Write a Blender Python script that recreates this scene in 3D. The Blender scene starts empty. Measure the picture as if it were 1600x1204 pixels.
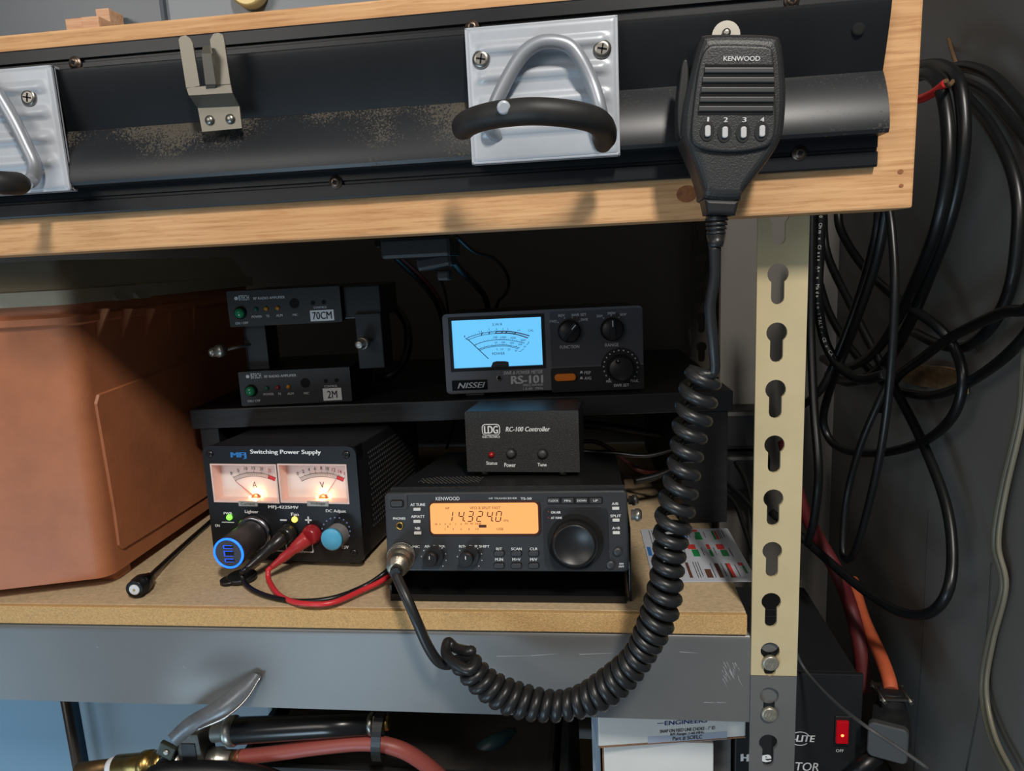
import bpy, bmesh, math, random
from mathutils import Vector, Matrix, noise
random.seed(7)
S = bpy.context.scene
COL = S.collection
rad = math.radians
PI = math.pi

# ------------------------------------------------------------------ camera
FPX = 1100.0
CW, CH = 1600, 1204
CAMP = Vector((-0.10502, -0.47694, 0.25939))
_y, _p, _r = rad(6.98889), rad(-10.47329), rad(2.77795)
CM = Matrix.Rotation(_y, 3, 'Z') @ Matrix.Rotation(_p, 3, 'X') @ Matrix.Rotation(_r, 3, 'Y')
cam_d = bpy.data.cameras.new('camera')
cam = bpy.data.objects.new('camera', cam_d)
COL.objects.link(cam)
cam_d.sensor_width = 36
cam_d.lens = FPX / CW * 36
cam_d.clip_start = 0.01
_cr, _cf, _cu = CM.col[0], CM.col[1], CM.col[2]
cam.matrix_world = Matrix(((_cr.x, _cu.x, -_cf.x, CAMP.x), (_cr.y, _cu.y, -_cf.y, CAMP.y),
                           (_cr.z, _cu.z, -_cf.z, CAMP.z), (0, 0, 0, 1)))
S.camera = cam

# ------------------------------------------------------------------ world, lights, exposure
w = bpy.data.worlds.new('world'); S.world = w; w.use_nodes = True
w.node_tree.nodes['Background'].inputs[0].default_value = (0.75, 0.85, 1.0, 1)
w.node_tree.nodes['Background'].inputs[1].default_value = 0.09
def area(name, loc, target, sx, sy, power, color):
    l = bpy.data.lights.new(name, 'AREA'); l.shape = 'RECTANGLE'; l.size = sx; l.size_y = sy
    l.energy = power; l.color = color
    o = bpy.data.objects.new(name, l); COL.objects.link(o); o.location = loc
    o.rotation_euler = (Vector(target) - Vector(loc)).to_track_quat('-Z', 'Y').to_euler()
    return o
area('ceiling_lamp', (0.22, -1.12, 1.25), (-0.15, 0, 0.15), 0.12, 0.24, 18.5, (1.0, 0.94, 0.86))
area('added_soft_fill', (-1.2, -1.7, 0.95), (0.15, 0.15, 0.15), 1.0, 0.6, 8.0, (1.0, 0.94, 0.87))  # broad soft fill added from the left front to lift dark areas
area('low_blue_fill', (-0.75, -1.15, -0.75), (0.2, 0.15, -0.05), 0.5, 0.5, 7.0, (0.60, 0.82, 1.0))  # bluish fill added low in front in place of daylight; no opening there
area('tote_blue_fill', (-1.3, -0.45, -0.50), (-0.75, 0.2, -0.25), 0.4, 0.4, 1.8, (0.48, 0.76, 1.0))  # small bluish fill added to brighten the totes under the shelf
S.view_settings.view_transform = 'Standard'
S.view_settings.look = 'None'
S.view_settings.gamma = 1
S.view_settings.use_curve_mapping = False
S.view_settings.exposure = 0.14

# ------------------------------------------------------------------ picking points on real planes
def ray(x, y):
    return CM @ Vector(((x - CW / 2) / FPX, 1, -(y - CH / 2) / FPX))
def onX(x, y, v): d = ray(x, y); return CAMP + d * ((v - CAMP.x) / d.x)
def onY(x, y, v): d = ray(x, y); return CAMP + d * ((v - CAMP.y) / d.y)
def onZ(x, y, v): d = ray(x, y); return CAMP + d * ((v - CAMP.z) / d.z)
def srgb(r, g, b):
    f = lambda c: (c / 255 / 12.92) if c / 255 <= .04045 else ((c / 255 + .055) / 1.055) ** 2.4
    return (f(r), f(g), f(b), 1)

# ------------------------------------------------------------------ materials
MATS = {}
def mat(name, col, rough=.5, metal=0., bump=0., bscale=200., var=0., vscale=60., emit=None, estr=0., col2=None,
        stretch=(1, 1, 1), spec=.5, coat=0., speck=None, rvar=0.):
    if name in MATS: return MATS[name]
    m = bpy.data.materials.new(name); m.use_nodes = True; nt = m.node_tree; N = nt.nodes; Lk = nt.links
    b = N['Principled BSDF']
    c = col if len(col) == 4 else (*col, 1)
    b.inputs['Base Color'].default_value = c
    b.inputs['Roughness'].default_value = rough
    b.inputs['Metallic'].default_value = metal
    b.inputs['Specular IOR Level'].default_value = spec
    if coat: b.inputs['Coat Weight'].default_value = coat; b.inputs['Coat Roughness'].default_value = .15
    tc = N.new('ShaderNodeTexCoord'); mp = N.new('ShaderNodeMapping'); mp.inputs['Scale'].default_value = stretch
    Lk.new(tc.outputs['Object'], mp.inputs['Vector'])
    cur = None
    if var > 0 or col2:
        n = N.new('ShaderNodeTexNoise'); n.inputs['Scale'].default_value = vscale; n.inputs['Detail'].default_value = 6
        n.inputs['Roughness'].default_value = .65
        Lk.new(mp.outputs[0], n.inputs['Vector'])
        rp = N.new('ShaderNodeValToRGB'); rp.color_ramp.elements[0].position = .35; rp.color_ramp.elements[1].position = .68
        c2 = col2 if col2 else tuple(min(1, x * (1 + var)) for x in c[:3]) + (1,)
        c1 = c if col2 else tuple(x * (1 - var) for x in c[:3]) + (1,)
        rp.color_ramp.elements[0].color = c1; rp.color_ramp.elements[1].color = c2
        Lk.new(n.outputs['Fac'], rp.inputs[0]); cur = rp.outputs[0]
        if rvar:
            mr = N.new('ShaderNodeMapRange'); mr.inputs[3].default_value = rough - rvar; mr.inputs[4].default_value = rough + rvar
            Lk.new(n.outputs['Fac'], mr.inputs[0]); Lk.new(mr.outputs[0], b.inputs['Roughness'])
    if speck:   # (colour, scale, threshold)
        n2 = N.new('ShaderNodeTexNoise'); n2.inputs['Scale'].default_value = speck[1]; n2.inputs['Detail'].default_value = 8
        n2.inputs['Roughness'].default_value = .75
        Lk.new(mp.outputs[0], n2.inputs['Vector'])
        r2 = N.new('ShaderNodeValToRGB'); r2.color_ramp.elements[0].position = speck[2]; r2.color_ramp.elements[1].position = speck[2] + .05
        Lk.new(n2.outputs['Fac'], r2.inputs[0])
        mx = N.new('ShaderNodeMixRGB'); Lk.new(r2.outputs[0], mx.inputs[0])
        if cur: Lk.new(cur, mx.inputs[1])
        else: mx.inputs[1].default_value = c
        mx.inputs[2].default_value = speck[0]; cur = mx.outputs[0]
    if cur: Lk.new(cur, b.inputs['Base Color'])
    if bump > 0:
        n3 = N.new('ShaderNodeTexNoise'); n3.inputs['Scale'].default_value = bscale; n3.inputs['Detail'].default_value = 5
        Lk.new(mp.outputs[0], n3.inputs['Vector'])
        bp = N.new('ShaderNodeBump'); bp.inputs['Strength'].default_value = bump; bp.inputs['Distance'].default_value = .001
        Lk.new(n3.outputs['Fac'], bp.inputs['Height']); Lk.new(bp.outputs[0], b.inputs['Normal'])
    if emit:
        b.inputs['Emission Color'].default_value = emit if len(emit) == 4 else (*emit, 1)
        b.inputs['Emission Strength'].default_value = estr
    MATS[name] = m
    return m
def thin_glass(name, tint=(1, 1, 1, 1), gloss=.08, rough=.05):
    m = bpy.data.materials.new(name); m.use_nodes = True; nt = m.node_tree; nt.nodes.clear()
    o = nt.nodes.new('ShaderNodeOutputMaterial'); t = nt.nodes.new('ShaderNodeBsdfTransparent'); t.inputs[0].default_value = tint
    g = nt.nodes.new('ShaderNodeBsdfGlossy'); g.inputs['Roughness'].default_value = rough
    mx = nt.nodes.new('ShaderNodeMixShader'); mx.inputs[0].default_value = gloss
    nt.links.new(t.outputs[0], mx.inputs[1]); nt.links.new(g.outputs[0], mx.inputs[2]); nt.links.new(mx.outputs[0], o.inputs[0])
    return m
def wood_mat(name, ca, cb, axis_scale=(1.2, 30, 30), knots=True):
    m = bpy.data.materials.new(name); m.use_nodes = True; nt = m.node_tree; N = nt.nodes; L = nt.links
    b = N['Principled BSDF']; b.inputs['Roughness'].default_value = .62; b.inputs['Specular IOR Level'].default_value = .3
    tc = N.new('ShaderNodeTexCoord'); mp = N.new('ShaderNodeMapping'); mp.inputs['Scale'].default_value = axis_scale
    L.new(tc.outputs['Object'], mp.inputs[0])
    n = N.new('ShaderNodeTexNoise'); n.inputs['Scale'].default_value = 3.2; n.inputs['Detail'].default_value = 9; n.inputs['Roughness'].default_value = .62
    n.inputs['Distortion'].default_value = .8
    L.new(mp.outputs[0], n.inputs[0])
    wv = N.new('ShaderNodeTexWave'); wv.wave_type = 'BANDS'; wv.bands_direction = 'Z'; wv.inputs['Scale'].default_value = 1.5
    wv.inputs['Distortion'].default_value = 5; wv.inputs['Detail'].default_value = 3; wv.inputs['Detail Scale'].default_value = .8
    L.new(mp.outputs[0], wv.inputs[0])
    mx = N.new('ShaderNodeMixRGB'); mx.inputs[0].default_value = .12; L.new(n.outputs['Fac'], mx.inputs[1]); L.new(wv.outputs['Fac'], mx.inputs[2])
    rp = N.new('ShaderNodeValToRGB'); rp.color_ramp.elements[0].position = .3; rp.color_ramp.elements[0].color = ca
    rp.color_ramp.elements[1].position = .62; rp.color_ramp.elements[1].color = cb
    L.new(mx.outputs[0], rp.inputs[0])
    n2 = N.new('ShaderNodeTexNoise'); n2.inputs['Scale'].default_value = 14; L.new(tc.outputs['Object'], n2.inputs[0])
    r2 = N.new('ShaderNodeValToRGB'); r2.color_ramp.elements[0].position = .3; r2.color_ramp.elements[0].color = (.9, .84, .76, 1)
    r2.color_ramp.elements[1].position = .65; r2.color_ramp.elements[1].color = (1, 1, 1, 1); L.new(n2.outputs['Fac'], r2.inputs[0])
    mm = N.new('ShaderNodeMixRGB'); mm.blend_type = 'MULTIPLY'; mm.inputs[0].default_value = .8
    L.new(rp.outputs[0], mm.inputs[1]); L.new(r2.outputs[0], mm.inputs[2]); L.new(mm.outputs[0], b.inputs['Base Color'])
    bp = N.new('ShaderNodeBump'); bp.inputs['Strength'].default_value = .2; bp.inputs['Distance'].default_value = .001
    L.new(mx.outputs[0], bp.inputs['Height']); L.new(bp.outputs[0], b.inputs['Normal'])
    n.inputs['Scale'].default_value = 3.2
    g = N.new('ShaderNodeTexNoise'); g.inputs['Scale'].default_value = 9; g.inputs['Detail'].default_value = 6; g.inputs['Roughness'].default_value = .7
    mp2 = N.new('ShaderNodeMapping'); mp2.inputs['Scale'].default_value = (axis_scale[0] * 2.2, 60, 60); L.new(tc.outputs['Object'], mp2.inputs[0]); L.new(mp2.outputs[0], g.inputs[0])
    r3 = N.new('ShaderNodeValToRGB'); r3.color_ramp.elements[0].position = .36; r3.color_ramp.elements[0].color = (.72, .62, .52, 1)
    r3.color_ramp.elements[1].position = .50; r3.color_ramp.elements[1].color = (1, 1, 1, 1); L.new(g.outputs['Fac'], r3.inputs[0])
    m4 = N.new('ShaderNodeMixRGB'); m4.blend_type = 'MULTIPLY'; m4.inputs[0].default_value = .7; L.new(mm.outputs[0], m4.inputs[1]); L.new(r3.outputs[0], m4.inputs[2])
    L.new(m4.outputs[0], b.inputs['Base Color'])
    MATS[name] = m
    return m

# ------------------------------------------------------------------ mesh builder
class MB:
    def __init__(s): s.v = []; s.f = []; s.sm = []
    def add(s, vs, fs, M=None, smooth=False):
        b = len(s.v)
        for p in vs:
            p = Vector(p); s.v.append(tuple(M @ p) if M else tuple(p))
        for f in fs: s.f.append([i + b for i in f]); s.sm.append(smooth)
        return s
    def box(s, a, b, M=None, bev=0.):
        x0, y0, z0 = [min(p, q) for p, q in zip(a, b)]; x1, y1, z1 = [max(p, q) for p, q in zip(a, b)]
        bm = bmesh.new()
        bmesh.ops.create_cube(bm, size=1, matrix=Matrix.Translation(((x0 + x1) / 2, (y0 + y1) / 2, (z0 + z1) / 2)) @ Matrix.Diagonal((x1 - x0, y1 - y0, z1 - z0, 1)))
        if bev > 0:
            bev = min(bev, .45 * min(x1 - x0, y1 - y0, z1 - z0))
            bmesh.ops.bevel(bm, geom=bm.edges[:], offset=bev, segments=2, profile=.6, affect='EDGES')
        bm.verts.index_update()
        s.add([v.co.copy() for v in bm.verts], [[v.index for v in f.verts] for f in bm.faces], M)
        bm.free(); return s
    def lathe(s, prof, o, axis, n=28, smooth=True, rib=None, cap=True):
        """prof = [(dist along axis, radius)]; rib=(count, depth) makes knurls"""
        o = Vector(o); ax = Vector(axis).normalized()
        a = ax.orthogonal().normalized(); c = ax.cross(a)
        if rib: n = rib[0] * 2
        vs = []; fs = []
        for k, (d, r) in enumerate(prof):
            for i in range(n):
                t = 2 * PI * i / n
                rr = r - (rib[1] if (rib and i % 2 and 0 < k < len(prof) - 1) else 0)
                vs.append(o + ax * d + (a * math.cos(t) + c * math.sin(t)) * rr)
        for k in range(len(prof) - 1):
            for i in range(n):
                j = (i + 1) % n
                fs.append([k * n + i, k * n + j, (k + 1) * n + j, (k + 1) * n + i])
        s.add(vs, fs, None, smooth and not rib)
        if cap:
            b = len(s.v)
            s.add(vs[:n][::-1], [list(range(n))]); s.add(vs[-n:], [list(range(n))])
        return s
    def cyl(s, a, b, r, r2=None, n=24):
        a = Vector(a); b = Vector(b)
        return s.lathe([(0, r), ((b - a).length, r2 if r2 is not None else r)], a, b - a, n)
    def tube(s, pts, r, n=12, cap=True, radii=None, flat=None):
        P = [Vector(p) for p in pts]; m = len(P); vs = []; fs = []
        T = [(P[min(i + 1, m - 1)] - P[max(i - 1, 0)]).normalized() for i in range(m)]
        u = T[0].orthogonal().normalized()
        for i in range(m):
            u = (u - T[i] * u.dot(T[i]))
            u = u.normalized() if u.length > 1e-9 else T[i].orthogonal().normalized()
            v = T[i].cross(u); rr = radii[i] if radii else r
            for k in range(n):
                t = 2 * PI * k / n
                vs.append(P[i] + (u * math.cos(t) + v * math.sin(t)) * rr)
        for i in range(m - 1):
            for k in range(n):
                q = (k + 1) % n
                fs.append([i * n + k, i * n + q, (i + 1) * n + q, (i + 1) * n + k])
        s.add(vs, fs, None, True)
        if cap: s.add(vs[:n][::-1], [list(range(n))]); s.add(vs[-n:], [list(range(n))])
        return s
    def prism(s, poly, y0, y1, M=None, rnd=0., seg=4, scale=False):
        """poly = [(x,z)] ccw seen from -y; front at y0 (towards -y), back at y1; rnd rounds the front edge"""
        A = sum(poly[i][0] * poly[(i + 1) % len(poly)][1] - poly[(i + 1) % len(poly)][0] * poly[i][1] for i in range(len(poly)))
        if A < 0: poly = poly[::-1]
        n = len(poly)
        gx = sum(p[0] for p in poly) / n; gz = sum(p[1] for p in poly) / n; ex_ = max(abs(p[0] - gx) for p in poly); ez_ = max(abs(p[1] - gz) for p in poly)
        def inset(d):
            if scale: return [(gx + (p[0] - gx) * (1 - d / ex_), gz + (p[1] - gz) * (1 - d / ez_)) for p in poly]
            out = []
            for i in range(n):
                p = Vector(poly[i - 1]); q = Vector(poly[i]); t = Vector(poly[(i + 1) % n])
                e1 = (q - p).normalized(); e2 = (t - q).normalized()
                n1 = Vector((-e1.y, e1.x)); n2 = Vector((-e2.y, e2.x)); b = n1 + n2
                b = b / max(.3, (1 + n1.dot(n2)))
                out.append((q.x + b.x * d, q.y + b.y * d))
            return out
        rings = [(y1, 0)]
        if rnd > 0:
            rings.append((y0 + rnd, 0))
            for k in range(1, seg + 1):
                t = k / seg * PI / 2
                rings.append((y0 + rnd * (1 - math.sin(t)), rnd * (1 - math.cos(t))))
        else: rings.append((y0, 0))
        vs = []; fs = []
        for (y, d) in rings:
            pp = inset(d) if d > 0 else poly
            vs += [(x, y, z) for x, z in pp]
        for k in range(len(rings) - 1):
            for i in range(n):
                j = (i + 1) % n
                fs.append([k * n + j, k * n + i, (k + 1) * n + i, (k + 1) * n + j])
        fs.append(list(range(n))); fs.append([(len(rings) - 1) * n + i for i in range(n)][::-1])
        s.add(vs, fs, M); return s
    def build(s, name, m, parent=None, shade=None):
        me = bpy.data.meshes.new(name); me.from_pydata(s.v, [], s.f); me.update()
        me.polygons.foreach_set('use_smooth', s.sm if shade is None else [shade] * len(s.f))
        bm = bmesh.new(); bm.from_mesh(me); bmesh.ops.remove_doubles(bm, verts=bm.verts, dist=1e-7)
        bmesh.ops.recalc_face_normals(bm, faces=bm.faces) if name not in ('lettering',) else None
        bm.to_mesh(me); bm.free()
        o = bpy.data.objects.new(name, me); COL.objects.link(o)
        if m: me.materials.append(m)
        if parent: o.parent = parent
        return o

def rrect(x0, z0, x1, z1, r, n=5):
    if x1 < x0: x0, x1 = x1, x0
    if z1 < z0: z0, z1 = z1, z0
    r = min(r, (x1 - x0) * .499, (z1 - z0) * .499)
    out = []
    for cx, cz, a in ((x1 - r, z1 - r, 0), (x0 + r, z1 - r, 90), (x0 + r, z0 + r, 180), (x1 - r, z0 + r, 270)):
        for k in range(n + 1):
            t = rad(a + 90 * k / n); out.append((cx + r * math.cos(t), cz + r * math.sin(t)))
    return out
def disc(cx, cz, r, n=24): return [(cx + r * math.cos(2 * PI * k / n), cz + r * math.sin(2 * PI * k / n)) for k in range(n)]
def catmull(P, n=8):
    P = [Vector(p) for p in P]; Q = [P[0] * 2 - P[1]] + P + [P[-1] * 2 - P[-2]]; out = []
    for i in range(1, len(Q) - 2):
        a, b, c, d = Q[i - 1:i + 3]
        for k in range(n):
            t = k / n
            out.append(.5 * ((2 * b) + (c - a) * t + (2 * a - 5 * b + 4 * c - d) * t * t + (3 * b - a - 3 * c + d) * t ** 3))
    out.append(P[-1]); return out

_tc = {}
def glyphs(t, bold=0.):
    k = (t, bold)
    if k in _tc: return _tc[k]
    c = bpy.data.curves.new('t', 'FONT'); c.body = t; c.size = 1; c.offset = bold; c.resolution_u = 3
    o = bpy.data.objects.new('t', c); COL.objects.link(o)
    dg = bpy.context.evaluated_depsgraph_get(); me = o.evaluated_get(dg).to_mesh()
    vs = [(v.co.x, v.co.y) for v in me.vertices]; fs = [list(p.vertices) for p in me.polygons]
    o.evaluated_get(dg).to_mesh_clear(); bpy.data.objects.remove(o); bpy.data.curves.remove(c)
    _tc[k] = (vs, fs); return _tc[k]
def text(mb, t, cx, cz, wd, ht, y=-.0002, bold=.02, shear=0., rot=0., M=None):
    """lettering lying in the local x-z plane at depth y, fitted to the box wd x ht round (cx, cz)"""
    vs, fs = glyphs(t, 0.)
    if not vs: return
    base_v = vs; strokes = [0] if bold <= 0 else [-bold, 0, bold]
    vs = [(a + shear * b, b) for a, b in vs]
    x0 = min(v[0] for v in vs); x1 = max(v[0] for v in vs); z0 = min(v[1] for v in vs); z1 = max(v[1] for v in vs)
    sx = wd / max(1e-6, x1 - x0); sz = ht / max(1e-6, z1 - z0); c, s_ = math.cos(rot), math.sin(rot)
    for q_, d_ in enumerate(strokes):
        out = []
        for a, b in vs:
            a = (a + d_ * .9 - (x0 + x1) / 2) * sx; b = (b + d_ * .25 - (z0 + z1) / 2) * sz
            out.append((cx + a * c - b * s_, y - q_ * .00001, cz + a * s_ + b * c))
        mb.add(out, fs, M)

def tag(o, label, cat, group=None, kind=None):
    o['label'] = label; o['category'] = cat
    if group: o['group'] = group
    if kind: o['kind'] = kind
    return o
def thing(name, label, cat, loc=(0, 0, 0), M=None, group=None):
    o = bpy.data.objects.new(name, None); COL.objects.link(o); o.empty_display_size = .01
    if M is not None: o.matrix_world = Matrix.Translation(loc) @ M.to_4x4()
    else: o.location = loc
    return tag(o, label, cat, group)
def struct(mb, name, m):
    o = mb.build(name, m); o['kind'] = 'structure'; return o
bpy_update = bpy.context.view_layer.update

class Face:
    """a panel's own frame: origin bottom-left, x right, z up, y into the thing"""
    def __init__(s, o, yaw, tilt):
        s.o = Vector(o); s.M = Matrix.Rotation(rad(yaw), 3, 'Z') @ Matrix.Rotation(-rad(tilt), 3, 'X'); s.I = s.M.inverted()
    def uv(s, px, py, n=0.):
        a = s.I @ (CAMP - s.o); d = s.I @ ray(px, py); t = (-n - a.y) / d.y; p = a + d * t
        return (p.x, p.z)
    def size(s, px, py, wpx, hpx, n=0.):
        a = s.uv(px - wpx / 2, py, n); b = s.uv(px + wpx / 2, py, n); c = s.uv(px, py - hpx / 2, n); d = s.uv(px, py + hpx / 2, n)
        return abs(b[0] - a[0]), abs(c[1] - d[1])
    def text(s, mb, t, px, py, wpx, hpx, n=0., **k):
        u, v = s.uv(px, py, n); a, b = s.size(px, py, wpx, hpx, n); text(mb, t, u, v, a, b, y=-n - .0003, **k)
    def rect(s, px0, py0, px1, py1, n=0.):
        a = s.uv(px0, (py0 + py1) / 2, n); b = s.uv(px1, (py0 + py1) / 2, n); c = s.uv((px0 + px1) / 2, py0, n); d = s.uv((px0 + px1) / 2, py1, n)
        return a[0], d[1], b[0], c[1]
    def thing(s, name, label, cat, group=None): return thing(name, label, cat, s.o, s.M, group)

# ------------------------------------------------------------------ common materials
blackp = mat('black_paint', srgb(26, 27, 29), .5, bump=.15, bscale=900)
blackr = mat('black_rubber', srgb(20, 21, 22), .42, var=.25, vscale=120)
blackc = mat('cable_black', srgb(16, 17, 18), .36, var=.2, vscale=80)
chrome = mat('nickel', srgb(176, 172, 162), .36, .85)
clipm = mat('clip_nickel', srgb(128, 124, 114), .42, .8)
steel = mat('screw_steel', srgb(150, 147, 140), .35, 1., var=.2, vscale=900)
white_ink = mat('white_ink', srgb(225, 226, 226), .6)
darkhole = mat('dark_void', srgb(5, 5, 6), .9)

# ================================================================== SETTING
wallm = mat('grey_wall_paint', srgb(116, 112, 107), .7, bump=.2, bscale=60, var=.06, vscale=5)
SX, BY = .21, .49
m = MB().box((-1.6, BY, -.9), (SX + .02, BY + .02, 1.0)); struct(m, 'wall_back', wallm)
m = MB().box((SX, -.06, -.9), (SX + .02, BY, 1.0)); struct(m, 'wall_right', wallm)
m = MB().box((-1.6, -1.2, -.92), (SX + .02, BY + .02, -.9))
struct(m, 'floor', mat('concrete', srgb(96, 94, 90), .8, bump=.4, bscale=40, var=.15, vscale=12))
seam = mat('panel_seam', srgb(58, 58, 58), .8)
for n_, pts in enumerate([[(1452, 800), (1447, 900), (1443, 1000), (1428, 1204)], [(1550, 880), (1542, 1000), (1530, 1100), (1510, 1204)]]):
    P = catmull([onX(a, b, SX - .0002) for a, b in pts], 5)
    mb = MB().tube(P, .0009, 6); struct(mb, 'trim_%d' % (n_ + 1), seam)

# ================================================================== SHELF
board = mat('particle_board', srgb(196, 172, 136), .78, bump=.5, bscale=420, var=.14, vscale=260, speck=(srgb(206, 186, 150), 150, .62))
edgem = mat('particle_edge', srgb(204, 164, 108), .85, bump=.8, bscale=1200, var=.22, vscale=900)
t = thing('particle_board', 'raw tan particle board lying on the grey steel beam under the radio', 'shelf board', (-.35, .23, -.016))
o = MB().box((-.75, -.225, 0), (.347, .232, .016), bev=.0006).build('board_panel', board, t)
o = MB().box((-.75, -.2295, .0005), (.347, -.2252, .0157), bev=.0006).build('front_edge', edgem, t)
greym = mat('grey_enamel', srgb(99, 99, 98), .36, bump=.08, bscale=30, var=.06, vscale=10, spec=.6, speck=(srgb(175, 176, 178), 34, .745))
# grey steel beam with a torn strip at its lower edge
t = thing('steel_shelf_beam', 'grey enamelled steel shelf beam, lower edge torn and bent out', 'shelf beam', (-.3, .002, -.086))
def beam_prof():
    z1 = .0696; r = .004
    pr = [(0, 0)]
    for k in range(7):
        a = PI / 2 * k / 6; pr.append((r - r * math.cos(a), z1 - r + r * math.sin(a)))
    pr += [(.03, z1), (.03, z1 - .0015), (.0055, z1 - .0015), (.002, z1 - .0055), (.002, 0)]
    return pr
mb = MB(); pr = beam_prof(); x0, x1 = -.8, .3005
nx = 220
def dent(x, z):    # dent round the tear
    d = math.exp(-(((x + .115 - (z - .02) * .5) / .03) ** 2) - (((z - .02) / .024) ** 2))
    return .0035 * d
vs = []; fs = []
for i in range(nx + 1):
    x = x0 + (x1 - x0) * i / nx
    rows = [(0, z1 * .0696 / 30) for z1 in range(0, 28)] + pr[1:-1] + [(.002, z1 * .0696 / 30) for z1 in range(27, -1, -1)]
    for (y, z) in rows:
        vs.append((x, y + (dent(x, z) if (y < .0005 or abs(y - .002) < .0003) else 0), z))
k_ = len(rows)
for i in range(nx):
    for j in range(k_ - 1): fs.append([i * k_ + j, i * k_ + j + 1, (i + 1) * k_ + j + 1, (i + 1) * k_ + j])
mb.add(vs, fs, None, True); mb.build('beam_web', greym, t)
tear_out = [(262, 1150), (290, 1128), (325, 1105), (360, 1083), (392, 1058)]
A = [onY(x, y, d) for (x, y), d in zip([(262, 1148), (290, 1122), (330, 1098), (362, 1075), (396, 1050)], (-.012, -.012, -.010, -.006, -.0008))]
B = [onY(x, y, d) for (x, y), d in zip([(276, 1166), (308, 1140), (352, 1120), (385, 1092), (408, 1056)], (-.016, -.020, -.018, -.011, -.001))]
A = catmull(A, 6); B = catmull(B, 6); off = Vector((0, .0014, -.0004)); L0 = Vector((-.3, .002, -.086))
mb = MB(); n = len(A); vs = [p - L0 for p in A] + [p - L0 for p in B] + [p + off - L0 for p in B] + [p + off - L0 for p in A]; fs = []
for i in range(n - 1):
    for a_, b_ in ((0, 1), (1, 2), (2, 3), (3, 0)): fs.append([a_ * n + i, a_ * n + i + 1, b_ * n + i + 1, b_ * n + i])
mb.add(vs, fs, None, True); mb.build('torn_strip', mat('torn_steel', srgb(112, 116, 120), .34, .35, var=.2, vscale=60), t)
mb = MB().tube([p - L0 + Vector((0, -.0004, 0)) for p in B[6:]], .0009, 6)
mb.build('torn_rim', mat('bare_steel', srgb(225, 225, 222), .25, 1.), t)

mb = MB(); random.seed(11)
def scratch(x0, y0, x1, y1, th):
    a, b = onY(x0, y0, .0018) - L0, onY(x1, y1, .0018) - L0; d = (b - a).normalized(); n_ = Vector((-d.z, 0, d.x)) * th / 2
    mb.add([Vector((p.x, -.0001, p.z)) for p in (a + n_, b + n_ * .3, b - n_ * .3, a - n_)], [[0, 1, 2, 3]])
for k in range(26):
    x, y = 1128 + random.random() * 26, 1032 + random.random() * 28; l = 4 + random.random() * 9; scratch(x, y, x + l * .55, y + l, .0003)
for x0, y0, x1, y1 in ((776, 1025, 830, 1024), (830, 1024, 872, 1021), (905, 1022, 960, 1020), (1062, 1018, 1092, 1020), (1100, 1097, 1118, 1098), (1120, 1097, 1135, 1098), (150, 1010, 154, 1012), (286, 1040, 290, 1044)): scratch(x0, y0, x1, y1, .0004)
o_ = mb.build('paint_scratches', mat('scratch_white', srgb(176, 177, 178), .5), t); o_['kind'] = 'stuff'
# posts: angle section with keyhole slots
def keyhole(cx, cz):
    R_, r_ = .0067, .0042; a0 = math.asin(r_ / R_ * .98); out = []
    for k in range(15):
        a = -PI / 2 + a0 + (2 * PI - 2 * a0) * k / 14; out.append((cx + R_ * math.cos(a), cz + R_ * math.sin(a)))
    zb = cz - .0155
    for k in range(7):
        a = PI + PI * k / 6; out.append((cx + r_ * math.cos(a), zb + r_ * math.sin(a)))
    return out
def slotted(mb, zs, z0, z1, wd, th, cx):
    """front flange with keyhole holes: strip cells each with one hole"""
    cuts = sorted(zs); lim = [z0] + [(a + b) / 2 - .005 for a, b in zip(cuts, cuts[1:])] + [z1]
    for c, a, b in zip(cuts, lim, lim[1:]):
        hole = keyhole(cx, c)
        bm = bmesh.new()
        outer = [(0, a), (wd, a), (wd, b), (0, b)]
        ov = [bm.verts.new((x, 0, z)) for x, z in outer]; hv = [bm.verts.new((x, 0, z)) for x, z in hole]
        ed = [bm.edges.new((ov[i], ov[(i + 1) % 4])) for i in range(4)] + [bm.edges.new((hv[i], hv[(i + 1) % len(hv)])) for i in range(len(hv))]
        bmesh.ops.triangle_fill(bm, edges=ed, use_beauty=True)
        r = bmesh.ops.extrude_face_region(bm, geom=bm.faces[:])
        bmesh.ops.translate(bm, verts=[v for v in r['geom'] if isinstance(v, bmesh.types.BMVert)], vec=(0, th, 0))
        bm.verts.index_update()
        mb.add([v.co.copy() for v in bm.verts], [[v.index for v in f.verts] for f in bm.faces]); bm.free()
tanm = mat('tan_enamel', srgb(196, 180, 142), .36, bump=.06, bscale=300, var=.05, vscale=25, speck=(srgb(110, 88, 58), 90, .77))
PW = .0318
t = thing('slotted_steel_post', 'front slotted post, tan above and grey below, at the right end of the shelf', 'shelf post', (0, 0, -.9))
ZJ = onY(1210, 1055, 0).z + .9
zs = [.2393 - .0381 * k + .9 for k in range(-3, 8)]
hz = [z for z in zs if z > ZJ]
mb = MB(); slotted(mb, hz, ZJ, 1.30, PW, .0022, .0131); mb.box((PW - .0022, .002, ZJ), (PW, .032, 1.30))
mb.build('tan_post', tanm, t)
g0 = onY(1201, 1086.7, 0).z + .9
mb = MB(); zg = [g0 - .0381 * k for k in range(0, 20)]
slotted(mb, zg, .0, ZJ - .0006, PW, .0022, .0131); mb.box((PW - .0022, .002, 0), (PW, .032, ZJ - .0006))
mb.build('grey_post', greym, t)
riv = mat('zinc_rivet', srgb(170, 165, 150), .4, .7, var=.2, vscale=400)
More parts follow.
